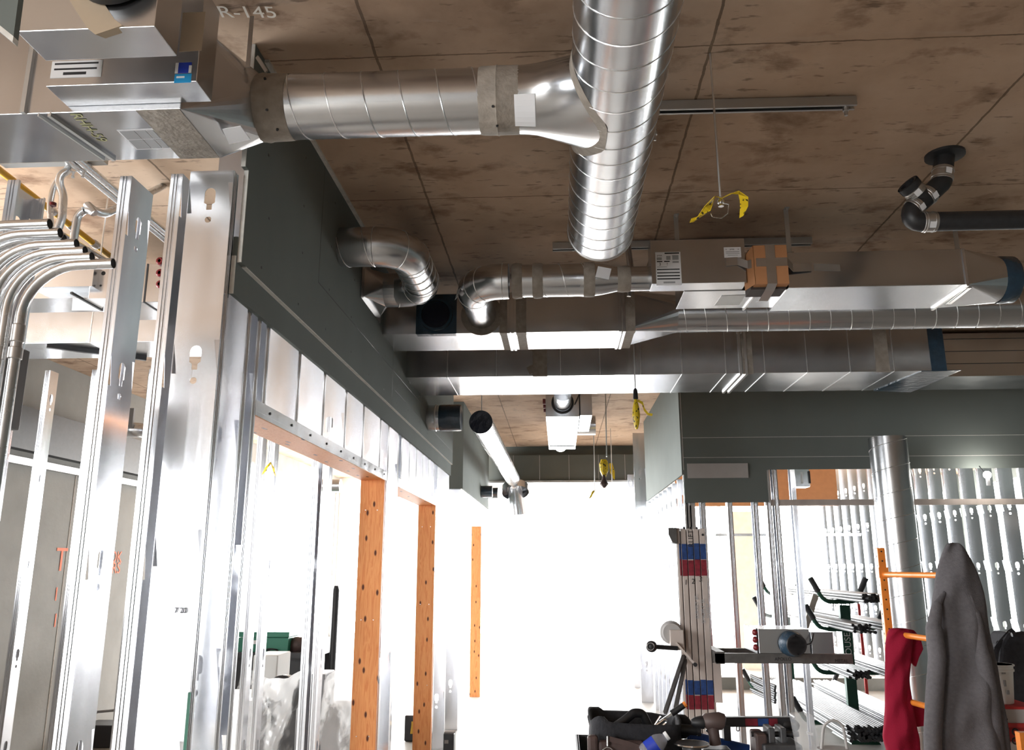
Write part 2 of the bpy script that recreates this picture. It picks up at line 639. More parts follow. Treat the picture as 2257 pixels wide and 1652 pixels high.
def window_frame(n, axis, at, o0, o1, z0, z1, step):
    mb = MB()
    k = max(1, round((o1 - o0) / step))
    for i in range(k + 1):
        c = o0 + (o1 - o0) * i / k
        if axis == 'x': mb.box((c - .03, at - .04, z0 + .0605), (c + .03, at + .04, z1 - .0605))
        else: mb.box((at - .04, c - .03, z0 + .0605), (at + .04, c + .03, z1 - .0605))
    for z in (z0 + .03, z1 - .03):
        if axis == 'x': mb.box((o0, at - .04, z - .03), (o1, at + .04, z + .03))
        else: mb.box((at - .04, o0, z - .03), (at + .04, o1, z + .03))
    struct(mb, 'window_%d' % n, 'white_wall')


window_frame(1, 'x', Y_FAR + .1, -4.5, 7.9, .3, 3.2, 1.55)
window_frame(2, 'y', X_LEFT - .1, 9.2, 16.9, .3, 3.2, 1.55)
window_frame(3, 'y', X_RIGHT + .1, 12.5, 16.0, .3, 3.2, 1.5)
window_frame(4, 'y', X_LEFT - .1, -4.9, -2.3, .4, 3.3, 1.3)  # frame of the added opening behind the viewer

window_frame(5, 'y', X_LEFT - .1, 1.6, 4.6, 1.5, 3.3, 1.0)  # frame of the added side opening, out of view

# concrete wall details: dark strip standing in for a recessed slot's shade, form joints
mb = MB()
mb.box((X_LEFT, 5.0, 2.5), (X_LEFT + .06, 9.1, 2.56))
struct(mb, 'trim_1', 'strut_steel')
mb = MB()
for y in (6.1, 7.55, 8.75):
    mb.box((X_LEFT, y - .008, 0), (X_LEFT + .003, y + .008, 2.5))
struct(mb, 'trim_2', 'mastic')
mb = MB().box((X_LEFT, 4.2, 2.62), (X_LEFT + .10, 9.1, 2.98))
struct(mb, 'trim_3', 'dark_iron')

# gypsum bulkheads of the corridor
XW = -1.1
XG = XW + .0185
mb = MB()
mb.box((XG - .003, 2.60, 2.66), (XG + .013, 8.15, CEIL))
mb.box((XG - .003, 2.53, 3.0), (XG + .013, 2.60, CEIL))
mb.box((XG - .003, 2.56, 2.66), (XG + .013, 2.60, 3.0))
struct(mb, 'wall_corridor_west', 'gypsum_green', base=(XG, 2.5, 2.5))
struct(MB().box((XG - .018, 2.55, 2.545), (XG - .003, 8.15, 2.75)), 'trim_4', 'gypsum_green')
mb = MB()
mb.box((XG - .003, 2.526, 3.0), (XG + .0125, 2.53, CEIL)); mb.box((XG - .003, 2.556, 2.66), (XG + .0125, 2.56, 3.0))
mb.box((XG - .018, 2.546, 2.545), (XG - .003, 2.55, 2.68))
mb.box((XG - .003, 2.60, 2.656), (XG + .0125, 8.15, 2.66))
mb.box((XG + .013, 2.62, CEIL - .012), (XG + .03, 4.5, CEIL))
struct(mb, 'trim_5', 'gypsum_core')
mb = MB()
for y0, z0, z1 in ((3.42, 2.9, CEIL), (5.1, 2.66, 3.05), (6.2, 2.66, 3.0)):
    mb.box((XG + .013, y0, z0), (XG + .0134, y0 + .004, z1))
mb.box((XG + .013, 3.42, 2.895), (XG + .0134, 8.15, 2.90))
mb.box((XG + .013, 5.2, 2.78), (XG + .0134, 8.15, 2.784))
struct(mb, 'trim_6', 'dark_iron')

mb = MB()
mb.box((XG - .55, 9.05, 2.5), (XG + .013, 9.07, CEIL)); mb.box((XG - .003, 9.07, 2.5), (XG + .013, 12.4, CEIL))
struct(mb, 'wall_corridor_west_end', 'gypsum_green')

mb = MB()
random.seed(4)
for k in range(46):
    y = 2.75 + (k % 12) * .42 + random.uniform(-.03, .03); z = (2.72, 2.93, 3.14, 3.35)[k // 12 % 4] + random.uniform(-.02, .02)
    mb.box((XG + .013, y, z), (XG + .0138, y + .009, z + .009))
struct(mb, 'trim_11', 'dark_iron')
XE = 1.115
mb = MB().box((XE, 7.4, 2.5), (X_RIGHT, 7.416, CEIL))
mb.box((XE, 7.392, 2.21), (1.845, 7.4, 2.5))
struct(mb, 'wall_bulkhead_front', 'gypsum_green')
struct(MB().box((XE - .016, 7.4, 2.46), (XE, 10.5, CEIL)), 'wall_corridor_east', 'gypsum_green')
mb = MB()
for z in (2.61, 2.79): mb.box((XE, 7.3985, z), (X_RIGHT, 7.4, z + .003))
mb.box((XE - .001, 7.396, 2.5), (XE + .003, 7.4, CEIL))
struct(mb, 'trim_7', 'gypsum_core')
tag(struct(MB().box((1.145, 7.376, 2.425), (1.68, 7.391, 2.555)), 'trim_8', 'patch_grey'), None)

# beam across the far end of the corridor
mb = MB().box((-1.11, 12.5, 2.93), (1.6, 12.7, 3.33)); mb.box((-1.11, 12.62, 3.33), (1.6, 12.9, CEIL))
struct(mb, 'beam', 'gypsum_green')
mb = MB()
for x in (-.7, -.3, .15, .6, 1.0): mb.box((x, 12.497, 2.95), (x + .006, 12.5, 3.33))
mb.box((-1.1, 12.46, 2.905), (1.6, 12.56, 2.935))
struct(mb, 'trim_9', 'strut_steel')

# chalk on the ceiling
t_ = txt('R-145', P(545, 28, z=CEIL - .003), (1, .1, 0), (.1, -1, 0), .082, 'chalk', WL, 'lettering')
t_.parent = bpy.data.objects['ceiling']
t_.matrix_local = Matrix.Translation(P(545, 28, z=CEIL - .004) - V((0, 0, CEIL))) @ Matrix.Rotation(math.radians(180), 4, 'X') @ Matrix.Rotation(math.radians(-4), 4, 'Z')
# orange survey paint on the concrete wall
for s, px, py, sz in (('OK', 256, 1228, .16), ('RS', 256, 1252, .16), ('T', 135, 1235, .3), ('1', 124, 1310, .17), ('1', 122, 1368, .17)):
    txt(s, P(px, py, x=X_LEFT + .004), (0, 1, 0), (0, 0, 1), sz, 'spray_orange', WL)

# ------------------------------------------------------------------ studs


def keyhole_cell(mb, w, z0, z1, kind):
    """square-cornered patch of stud web with a punched hole; web runs 0..w in x at y = 0"""
    c = V((w / 2, 0, (z0 + z1) / 2))
    hw, hh = w / 2, (z1 - z0) / 2
    if kind == 'slot':
        s = min(.019, w * .2)
        out = [V((s * math.cos(a), 0, .018 + s * math.sin(a))) for a in [math.pi * k / 8 for k in range(9)]]
        out += [V((-s, 0, -.018)), V((-s * .5, 0, -.024)), V((-s * .5, 0, -.044)), V((s * .5, 0, -.044)), V((s * .5, 0, -.024)), V((s, 0, -.018))]
    else:
        s = .0115
        out = [V((s * math.cos(a), 0, s * math.sin(a))) for a in [2 * math.pi * k / 12 for k in range(12)]]
    n = len(out)
    bd = []
    for p in out:
        k = min(hw / abs(p.x) if abs(p.x) > 1e-6 else 9e9, hh / abs(p.z) if abs(p.z) > 1e-6 else 9e9)
        bd.append(p * k)
    vs = [c + p for p in out] + [c + p for p in bd]
    fs = []
    for i in range(n):
        j = (i + 1) % n
        fs.append((i, j, n + j, n + i))
        a, b = bd[i], bd[j]
        on_x = lambda p: abs(abs(p.x) - hw) < 1e-5
        on_z = lambda p: abs(abs(p.z) - hh) < 1e-5
        if not ((on_x(a) and on_x(b) and a.x * b.x > 0) or (on_z(a) and on_z(b) and a.z * b.z > 0)):
            cx = a.x if on_x(a) else b.x
            cz = a.z if on_z(a) else b.z
            vs.append(c + V((math.copysign(hw, cx), 0, math.copysign(hh, cz))))
            fs.append((n + i, n + j, len(vs) - 1))
    mb.add(vs, fs)


def stud_mesh(w, h, holes, f=.041):
    mb = MB()
    z = 0.0
    cells = []
    for hz in holes:
        cells += [(hz - .055, hz - .017 - .01, 'round'), (hz - .017, hz + .095, 'slot')]
    for a, b, k in cells:
        if b > h: break
        if a > z: mb.add([(0, 0, z), (w, 0, z), (w, 0, a), (0, 0, a)], [(0, 1, 2, 3)])
        keyhole_cell(mb, w, a, b, k)
        z = b
    mb.add([(0, 0, z), (w, 0, z), (w, 0, h), (0, 0, h)], [(0, 1, 2, 3)])
    for x, s in ((0, 1), (w, -1)):                          # flanges with two shallow grooves, then the lip
        pr = [(x, 0), (x, f * .3), (x + s * .0022, f * .36), (x + s * .0022, f * .42), (x, f * .48), (x, f * .56), (x + s * .0022, f * .62), (x + s * .0022, f * .68), (x, f * .74), (x, f), (x + s * .010, f)]
        for (xa, ya), (xb, yb) in zip(pr, pr[1:]):
            mb.add([(xa, ya, 0), (xb, yb, 0), (xb, yb, h), (xa, ya, h)], [(0, 1, 2, 3)])
    return mb


STUDS = {}


def stud(x, y, z0, z1, rot, w, label, group, holes=None, name='steel_stud', flip=False):
    """rot 0: web faces -y and runs +x from (x, y); flanges go +y. rot 90: web runs +y, flanges go -x"""
    h = round(z1 - z0, 2)
    holes = holes or [q for q in (.42, 1.02, 1.63, 2.24, 2.84) if q < h - .08]
    key = (w, h, tuple(holes), flip)
    if key not in STUDS:
        mb = stud_mesh(w, h, holes)
        if flip: mb.v = [V((p.x, -p.y, p.z)) for p in mb.v]
        o = mb.build(name, 'stud_steel', base=(0, 0, 0), solid=.0014)
        STUDS[key] = o
        first = True
    else:
        o = STUDS[key].copy()
        COL.objects.link(o)
    o.location = (x, y, z0)
    o.rotation_euler = (0, 0, math.radians(rot))
    ORG[o.name] = V((x, y, z0))
    tag(o, label, 'stud', group)
    return o


LOWP = 'studs of the partition beside the corridor'
W6 = .152
s_a = stud(-1.255, 2.515, 0, 2.985, 0, W6, 'wide bright steel stud closing the partition at its corner', LOWP, [1.06, 1.67, 2.28, 2.84])
stud(-1.290, 2.53, 0, 2.985, 90, W6, 'steel stud standing tight behind the wide bright corner stud', LOWP)
stud(-1.475, 2.535, 0, 2.985, 90, W6, 'single steel stud behind the lowest bent conduit end', LOWP, [.42, 1.06, 1.63, 2.25, 2.78])
stud(P(14, 420, y=2.54).x, 2.54, 0, 2.985, 90, W6, 'steel stud standing behind the row of bent conduits', LOWP, [.42, 1.06, 1.63, 2.25, 2.80], flip=True)
stud(-2.2, 2.54, 0, 2.985, 90, W6, 'steel stud at the picture edge, beyond the bent conduits', LOWP, flip=True)
txt('7 20', P(398, 1345, y=2.51), (1, 0, 0), (0, 0, 1), .022, 'ink', s_a)
gm = MB().box((-1.107, 2.513, .6), (-1.098, 2.516, 1.29)).build('paint_mark', 'toolbox_green', s_a)
tag(gm, 'green painted edge')

# floor track under that partition
mb = MB().box((-2.6, 2.51, 0), (-1.1, 2.70, .03))
tag(mb.build('floor_track', 'stud_steel'), 'steel floor track carrying the partition beside the bent conduits', 'track')

# second row of studs, under the long box duct near the concrete wall
for i, (px, w) in enumerate(((82, .12), (188, .12), (318, .12), (-20, .12))):
    x = P(px, 1040, y=5.75).x
    stud(x, 5.75, 0, 3.09, 90, .10, ('steel stud below the big box duct, second from its open end', 'steel stud below the box duct, before the orange lettering', 'steel stud below the box duct, behind the wide corner stud', 'steel stud below the box duct, at the picture edge')[i], 'studs under the box duct by the concrete wall')

# corridor wall along x = -1.1
stud(XW - W6, 2.72, 0, CEIL - .02, 0, W6, 'steel stud just behind the wide corner stud', 'studs of the corridor wall', [.68, 1.30, 2.05])
stud(XW - W6, 2.82, 0, CEIL - .02, 0, W6, 'steel jamb stud at the near side of the first door opening', 'studs of the corridor wall')
HZ = 2.186
ya, yb = 2.86, 5.12


def door_frame(y0, y1, lab, wide):
    """plywood header lining with a plywood jamb at its far side"""
    t = thing('door_buck', lab, 'door frame', (XW - .065, y1, 0), 'plywood door frames of the corridor wall')
    MB().box((XW - .152, y0, HZ), (XW, y1 + .038, HZ + .02)).build('header', 'fir_ply', t)
    MB().box((XW - .152, y1, 0), (XW, y1 + .038, HZ)).build('jamb', 'fir_ply', t)
    mb = MB()
    for k in range(6):
        for dx in (.04, .115):
            if (k + int(dx * 20)) % 2: mb.lathe((XW - dx, y1 - .0005, .35 + k * .33), (0, -1, 0), [(0, .004), (.0015, .003)], 8)
    mb.build('screw', 'bright_metal', t)
    return t


door_frame(ya, yb, 'plywood door lining of the first opening, orange jamb and wide pale soffit', True)
mb = MB()
mb.box((XW - .152, ya, HZ + .02), (XW + .002, yb + .05, HZ + .024)); mb.box((XW, ya, HZ + .003), (XW + .0016, yb + .05, HZ + .06))
tr = tag(mb.build('head_track', 'stud_steel', base=(XW, ya, HZ)), 'steel track over the first plywood door lining, dotted with screws', 'track')
mb = MB()
for k in range(9): mb.lathe((XW + .0016, ya + .15 + k * .26, HZ + .035), (1, 0, 0), [(0, .006), (.004, .005)], 8)
mb.build('screw', 'dark_iron', tr)
for i, (px, py) in enumerate(((577, 870), (650, 905), (708, 925), (757, 950), (797, 970), (835, 990))):
    y = P(px, py, x=XW).y
    stud(XW - W6, y, HZ + .024, CEIL - .02, 0, W6, ORD[i] + ' cripple stud over the first door opening, counted from the corner stud', 'cripple studs over the first door opening', [.12] if i in (3, 5) else [9])
stud(XW - W6, 5.17, 0, CEIL - .02, 0, W6, 'full-height steel stud behind the first orange jamb', 'studs of the corridor wall')
stud(XW - W6, 5.50, 0, CEIL - .02, 0, W6, 'full-height steel stud at the near side of the second door opening', 'studs of the corridor wall')
yc, yd = 5.55, 7.28
door_frame(yc, yd, 'plywood door lining of the second opening, reddish narrow-looking jamb', True)
mb = MB()
mb.box((XW - .152, yc, HZ + .02), (XW + .002, yd + .05, HZ + .024)); mb.box((XW, yc, HZ + .003), (XW + .0016, yd + .05, HZ + .06))
tag(mb.build('head_track', 'stud_steel', base=(XW, yc, HZ)), 'steel track over the second plywood door lining', 'track')
for i in range(6):
    y = 5.62 + i * .3
    stud(XW - W6, y, HZ + .024, CEIL - .02, 0, W6, ORD[i] + ' cripple stud over the second door opening, counted from the first door', 'cripple studs over the second door opening', [9])
stud(XW - W6, 7.34, 0, CEIL - .02, 0, W6, 'full-height steel stud behind the second, redder jamb', 'studs of the corridor wall')
stud(XW - W6, 8.1, 0, CEIL - .02, 0, W6, 'wide steel stud ending the corridor wall beside the pale floor', 'studs of the corridor wall')
stud(XW - W6, 9.1, 0, CEIL - .02, 0, W6, 'steel stud under the grey gypsum return further along the corridor', 'studs of the corridor wall')
# third opening far down the corridor: only its jamb stands clear
tag(MB().box((-1.21, 11.33, 0), (-1.075, 11.37, 2.2)).build('door_jamb', 'fir_ply', base=(-1.14, 11.35, 0)), 'lone orange fir jamb standing far down the white corridor', 'door jamb')

# room beyond the corridor wall
for i, px in enumerate((556, 585, 672, 712)):
    x = P(px, 1300, y=5.9 if i != 2 else 4.9).x
    yy = 5.9 if i != 2 else 4.9
    stud(x, yy, 0, CEIL - .05 if i != 2 else CEIL - .05, 90, .09,
         ('steel stud seen through the first opening, next to the near jamb stud', 'steel stud seen through the first opening, behind the yellow tape tuft', 'lone steel stud in the middle of the first opening', 'steel stud seen through the first opening, before the hanging black pipe')[i], 'studs in the room beyond the corridor wall', flip=(i == 2))
stud(P(868, 1300, y=7.6).x, 7.6, 0, CEIL - .05, 90, .09, 'steel stud seen through the second opening', 'studs in the room beyond the corridor wall')

# corridor wall opposite, under the pale bulkhead
for i in range(9):
    stud(XE, 7.44 + i * .375, 0, 2.46, 0, .092, ORD[i] + ' steel stud under the pale bulkhead, counted from its corner', 'studs under the pale corridor bulkhead', flip=False)
stud(1.0, 11.0, 0, 3.42, 0, .152, 'tall dark steel stud at the far end of the corridor, punched with keyholes', 'studs of the far corridor end')
stud(1.08, 11.7, 0, 3.0, 0, .092, 'steel stud behind the tall dark keyholed stud', 'studs of the far corridor end')
stud(1.02, 12.3, 0, 3.0, 0, .092, 'last steel stud before the cross beam', 'studs of the far corridor end')

# stud row below the dark bulkhead, facing the corridor
RW = 'studs below the dark bulkhead'
for i, (px, z1, d) in enumerate(((1530, 2.3, 7.44), (1562, 2.5, 7.44), (1612, 2.5, 7.44), (1680, 2.6, 7.44), (1700, 2.6, 7.42), (1728, 2.6, 7.42), (1768, 2.6, 8.2))):
    stud(P(px, 1250, y=d).x, d, 0, z1, 90, .092,
         ('steel stud just behind the edge of the painted lift mast', 'steel stud beside the painted lift mast', 'steel stud between the lift mast and the double stud', 'slim steel stud just before the double stud',
          'near half of the double steel stud in front of the pipe rack', 'far half of the double steel stud in front of the pipe rack', 'steel stud behind the top cradle of the pipe rack')[i], RW, flip=i in (2, 4))
tag(MB().box((1.80 + .03, 7.425, 2.185), (5.6, 7.47, 2.235)).build('brace_board', 'mast_paint'), 'long dark brace board nailed level across the studs below the bulkhead', 'board')

# long stud wall beyond
for i in range(18):
    y = 8.1 + i * .406
    if i in (9,): continue
    n = 'twentieth'
    stud(4.62, y, 0, 3.4, 0, .152, ORD[i] + ' keyholed stud of the long wall behind the hoodie, counted from the near end', 'keyholed studs of the long wall')
tag(MB().box((4.62, 11.62, 0), (4.635, 12.1, 3.1)).build('wallboard_sheet', 'white_wall'), 'tall white board leaning flush in the long stud wall behind the orange rail', 'board')
tag(MB().box((1.9, 13.6, 2.62), (4.5, 13.63, CEIL)).build('plywood_panel', 'cardboard'), 'tan plywood panel high behind the double stud', 'panel')
tag(MB().box((3.0, 14.6, 0), (3.45, 14.63, 2.6)).build('pine_board', 'pale_board'), 'pale spotted upright board seen between the studs', 'board')
mb = MB().box((2.4, 13.0, 2.12), (4.6, 13.05, 2.16))
tag(mb.build('cross_channel', 'stud_steel'), 'thin level steel channel behind the studs, under the tan plywood', 'channel')

# ------------------------------------------------------------------ ducts overhead


def spiral_duct(parent, p0, p1, r, pitch=.12, seg=40, name='duct_pipe', open_ends=True, ph=0.0):
    mb = MB()
    mb.pipe([p0, V(p0).lerp(V(p1), .5), p1], r, seg, .003)
    o = mb.build(name, 'galvanized', parent, smooth=True)
    MB().helix(p0, p1, r, pitch, .0024, 28, 5, ph).build('spiral_seam', 'seam_steel', parent, smooth=True)
    return o


# main spiral duct running away from the viewer
mz = 3.2
t = thing('main_spiral_duct', 'large spiral duct running overhead into the room and ending open above the corridor', 'duct', (.21, 3.62, mz))
spiral_duct(t, (.21, -2.2, mz), (.21, 3.62, mz), .1525, .115)
MB().ring((.21, 3.615, mz), (0, 1, 0), .153, .005, 40).build('end_ring', 'seam_steel', t, smooth=True)
MB().lathe((.21, 3.60, mz), (0, 1, 0), [(0, .149), (.004, .149)], 40).build('end_cap', 'galvanized', t)
# saddle take-off of the branch
by = 2.474
mb = MB()
rings = []


def on_main(y, z, lift):
    h = max(-.97, min(.97, (z - mz) / .1525))
    return V((.21 - (.1525 + lift) * math.sqrt(1 - h * h), y, mz + (z - mz)))


def saddle_edge(ry, rz, lift, n=48):
    return [on_main(by + .03 + ry * math.cos(2 * math.pi * k / n), 3.19 + rz * math.sin(2 * math.pi * k / n), lift) for k in range(n)]


n = 48
for x, rr_ in ((-.20, .112), (-.10, .112), (-.06, .116)):
    rings.append([V((x, by + rr_ * math.cos(2 * math.pi * k / n), 3.188 + rr_ * math.sin(2 * math.pi * k / n))) for k in range(n)])
rings.append(saddle_edge(.20, .132, .004))
rings.append(saddle_edge(.24, .142, .003))
mb.loft(rings, True, False, False)
mb.build('saddle_takeoff', 'galvanized', t, smooth='full')
MB().loft([saddle_edge(.175, .124, .012), saddle_edge(.20, .133, .008), saddle_edge(.235, .142, .005), saddle_edge(.255, .146, .001)], True, False, False).build('sealant_band', 'mastic', t, smooth='full')
lb = MB()
for k in range(6):
    a0 = -2.75 + k * .16
    a1 = a0 + .16
    lb.add([(-.13, by + .1135 * math.cos(a0), 3.188 + .1135 * math.sin(a0)), (-.062, by + .1185 * math.cos(a0), 3.188 + .1185 * math.sin(a0)), (-.062, by + .1185 * math.cos(a1), 3.188 + .1185 * math.sin(a1)), (-.13, by + .1135 * math.cos(a1), 3.188 + .1135 * math.sin(a1))], [(0, 1, 2, 3)])
lb.build('shipping_label', 'label_white', t, solid=.0006)

# horizontal branch duct
t = thing('branch_duct', 'horizontal spiral duct joining the large overhead duct to the boxes, taped at both ends', 'duct', (-.45, by, 3.188))
spiral_duct(t, (-.90, by, 3.188), (-.14, by, 3.188), .108, .125, ph=.6)
mb = MB()
mb.lathe((-1.06, by, 3.188), (1, 0, 0), [(0, .10), (.004, .111), (.06, .113), (.075, .116), (.085, .113), (.15, .1115), (.165, .110)], 40)
mb.build('sealant_band', 'mastic', t, smooth=True)
MB().lathe((-.25, by, 3.188), (1, 0, 0), [(0, .1095), (.01, .112), (.055, .113), (.06, .1155), (.066, .113), (.13, .1125), (.14, .111)], 40).build('sealant_band', 'mastic', t, smooth=True)
sc = MB()
for x, a in ((-.95, -.6), (-.93, -1.2), (-.96, .4), (-.20, -.7), (-.19, -1.3)):
    c = V((x, by + .115 * -math.cos(a) * -1 * -1, 3.188 + .115 * math.sin(a)))
    sc.lathe(c, (0, -math.cos(a), math.sin(a)), [(-.004, .005), (.003, .004)], 8)
sc.build('screw', 'dark_iron', t)

# air terminal box at the upper corner of the picture
t = thing('air_terminal_box', 'galvanized air terminal box with blue stickers, pencilled tag and grille plate underneath', 'terminal box', (-1.6, 2.3, 3.0))
body = MB().box((-3.0, 2.16, 3.0), (-1.13, 2.46, 3.32)).build('plenum', 'galvanized', t, bevel=.002)
fl = MB()
for p, q in (((109, 250), (252, 349)),):
    a, b = P(*p, z=2.999), P(*q, z=2.999)
    fl.bar(a, b, .012, .02); fl.bar(a + V((-.035, 0, 0)), b + V((-.035, 0, 0)), .006, .016)
fl.bar((-1.62, 2.155, 3.0), (-1.62, 2.155, 3.32), .014, .014, (0, 1, 0))
fl.build('flange', 'strut_steel', t)
ctl = MB().box((P(102, 191, z=3.02).x, 2.052, 3.02), (P(441, 190, z=3.02).x, 2.158, 3.33))
ctl.build('control_box', 'galvanized', t, bevel=.0015)
a = P(115, 135, y=2.05); b = P(222, 168, y=2.05)
lab = MB().box((a.x, 2.0508, b.z), (b.x, 2.052, a.z)).build('rating_label', 'label_white', t)
w_, h_ = b.x - a.x, a.z - b.z
mb = MB()
for f0, f1, g in ((.78, .88, .92), (.46, .56, .90)): mb.box((a.x + w_ * .06, 2.0502, b.z + h_ * f0), (a.x + w_ * g, 2.0508, b.z + h_ * f1))
mb.box((a.x + w_ * .25, 2.0502, b.z + h_ * .16), (a.x + w_ * .7, 2.0508, b.z + h_ * .32))
mb.build('print', 'ink', lab)
a = P(403, 28, y=2.05); b = P(447, 116, y=2.05)
MB().prism([P(403, 28, y=2.051), P(453, 26, y=2.051), P(444, 111, y=2.051), P(395, 114, y=2.051)], (0, .001, 0)).build('cover_plate', 'tan_tape', t)
a = P(388, 138, y=2.05); b = P(420, 160, y=2.05)
MB().box((a.x, 2.0508, b.z), (b.x, 2.052, a.z)).build('warning_sticker', 'sticker_blue', t)
mb = MB(); mb.box((a.x - .001, 2.0505, b.z), (a.x + .008, 2.052, a.z)); mb.box((b.x - .007, 2.0505, b.z), (b.x + .001, 2.052, a.z - .01)); mb.build('sticker_edge', 'label_white', t)
a2 = P(385, 163, y=2.05); b2 = P(420, 181, y=2.05)
s2 = MB().box((a2.x, 2.0508, b2.z), (b2.x, 2.052, a2.z)).build('brand_sticker', 'sticker_cyan', t)
mb = MB(); mb.box((a2.x + .006, 2.0503, b2.z + .015), (a2.x + .03, 2.0508, b2.z + .021)); mb.build('print', 'label_white', s2)
# grille plate under the plenum, pencilled tag
q = [P(x, y, z=2.9985) for x, y in ((257, 287), (337, 284), (378, 327), (301, 330))]
g_ = MB().prism(q, (0, 0, .003)).build('grille_plate', 'label_white', t)
c4 = [V(p) for p in q]
mb = MB()


def inset(u0, v0, u1, v1, dz=-.0012):
    f = lambda u, v: (c4[0].lerp(c4[1], u)).lerp(c4[3].lerp(c4[2], u), v) + V((0, 0, dz))
    return [f(u0, v0), f(u1, v0), f(u1, v1), f(u0, v1)]


for u0, u1 in ((.05, .45), (.49, .76), (.80, .97)):
    for v0, v1 in ((.05, .46), (.50, .95)):
        mb.prism(inset(u0, v0, u1, v1), (0, 0, .001))
mb.build('grille_field', 'ink_grey', g_)
txt('RHH-59', P(196, 282, z=2.9985), P(222, 310, z=3) - P(165, 255, z=3), (.5, .3, 0), .05, 'marker_yellow', t).scale = (1, 1, 1)

# transition from plenum to round
mb = MB()
n = 24
r0 = rect_ring((-1.13, 2.31, 3.16), (0, .15, 0), (0, 0, .16), n)
r1 = round_ring((-1.0, by - .0, 3.188), (0, .108, 0), (0, 0, .108), n)
transition(mb, (-1.13, 2.31, 3.16), (0, .15, 0), (0, 0, .16), (-1.0, by, 3.188), (0, .108, 0), (0, 0, .108))
t2 = thing('duct_transition', 'square-to-round duct transition with a torn shipping label, between terminal box and taped duct', 'duct fitting', (-1.1, 2.4, 3.0))
mb.build('body', 'galvanized', t2, solid=.002)
mb = MB()
mb.bar((-1.20, 2.158, 2.999), (-1.20, 2.46, 2.999), .135, .002)
mb.build('sealant_band', 'mastic', t)
q = [P(x, y, z=3.012) for x, y in ((490, 285), (530, 278), (552, 308), (505, 318))]
MB().prism(q, (0, 0, .002)).build('shipping_label', 'label_white', t2)

# nearer box with tan tape and open round collar
z0 = 3.02
A, Bq = P(36, 70, z=z0), P(352, 66, z=z0)
Cq = P(390, 124, z=z0)
t = thing('supply_plenum', 'galvanized plenum above the stickered control box, tan taped, with a dark open collar', 'plenum', (-1.2, 1.8, z0))
MB().box((A.x, A.y, z0), (Cq.x, Cq.y, 3.40)).build('body', 'galvanized', t, bevel=.002)
mb = MB()
mb.lathe((Cq.x - .12, A.y - .001, z0 + .17), (0, -1, .1), [(0, .11), (.05, .11)], 28, False, False); mb.lathe((Cq.x - .12, A.y - .001, z0 + .17), (0, -1, .1), [(0, .108), (.004, .108)], 28)
mb.build('collar', 'dark_iron', t, smooth=True)
a, b = P(170, 0, y=1.61), P(240, 50, y=1.615)
MB().ribbon([P(165, -40, y=A.y - .002), P(195, 10, y=A.y - .002), P(222, 52, y=A.y - .002), P(240, 66, y=A.y - .003), P(262, 74, z=z0 - .002)], [V((.035, 0, .012))] * 5, .0012).build('tape', 'tan_tape', t)
q = [P(x, y, y=1.45) for x, y in ((-60, -60), (48, -60), (28, 93), (-60, 20))]
t = tag(MB().prism(q, (0, .016, 0)).build('board_offcut', 'gypsum_green'), 'grey board edge hanging at the very top corner of the picture', 'board')
MB().prism([q[2] + V((0, -.0005, 0)), q[3] + V((0, -.0005, 0)), q[3] + V((0, -.0005, .012)), q[2] + V((0, -.0005, .014))], (0, .0165, 0)).build('raw_edge', 'gypsum_core', t)
# hanger strap at the branch
mb = MB(); a = P(549, 118, y=2.35); b = P(555, 150, y=2.35)
mb.box((a.x - .006, 2.345, b.z), (a.x + .008, 2.348, a.z + .14)); mb.bar(a + V((.02, .02, 0)), P(588, 158, y=2.35), .006, .012)
tag(mb.build('hanger_strap', 'coupling_steel'), 'pale folded hanger strap above the taped duct end', 'strap')

# ceiling struts


def strut(name_label, p, q, base, rods=()):
    t = thing('strut_channel', name_label, 'strut channel', base)
    p, q = V(p), V(q)
    mb = MB()
    d = (q - p)
    s = V((0, 1, 0))
    mb.obox((p + q) / 2 + V((0, 0, .018)), d / 2, s * .0205, V((0, 0, .002)))
    for k in (-1, 1):
        mb.obox((p + q) / 2 + s * (.0195 * k), d / 2, s * .0013, V((0, 0, .019)))
        mb.obox((p + q) / 2 + s * (.0155 * k) - V((0, 0, .0185)), d / 2, s * .005, V((0, 0, .0015)))
    mb.build('channel', 'strut_steel', t)
    MB().obox((p + q) / 2 + V((0, 0, .012)), d / 2, s * .018, V((0, 0, .001))).build('slot_back', 'black_rubber', t)
    return t


t = strut('steel strut channel fixed to the concrete beside the large spiral duct', (-.1, 2.985, 3.455), (1.2, 3.0, 3.455), (.6, 3.0, 3.44))
MB().lathe((1.16, 3.0, 3.44), (0, 0, -1), [(0, .012), (.02, .012), (.021, .007), (.04, .007)], 8).build('bolt', 'coupling_steel', t)
t = strut('steel strut channel behind the open end of the large spiral duct', (-.02, 4.44, 3.455), (1.45, 4.44, 3.455), (.6, 4.44, 3.44))
for x, lab in ((.05, 'threaded hanger bolt'), (.385, 'twisted')):
    pass
for (px, py), lb in (((1455, 268), 'small hanger rod beside the large spiral duct at the channel'),):
    x = .40
    mb = MB().lathe((x, 2.99, 3.44), (0, 0, -1), [(0, .005), (.13, .005)], 8); mb.lathe((x, 2.99, 3.35), (0, 0, -1), [(0, .011), (.015, .011)], 6)
    tag(mb.build('hanger_rod', 'coupling_steel'), lb, 'hanger')
mb = MB().tube([(.40, 4.40, 3.45), (.41, 4.35, 3.28), (.40, 4.36, 3.12)], .011, 8); mb.tube([(.42, 4.42, 3.45), (.43, 4.37, 3.26), (.405, 4.36, 3.12)], .008, 8)
tag(mb.build('duct_hanger', 'coupling_steel', smooth=True), 'twisted metal hanger under the end of the large spiral duct', 'hanger')

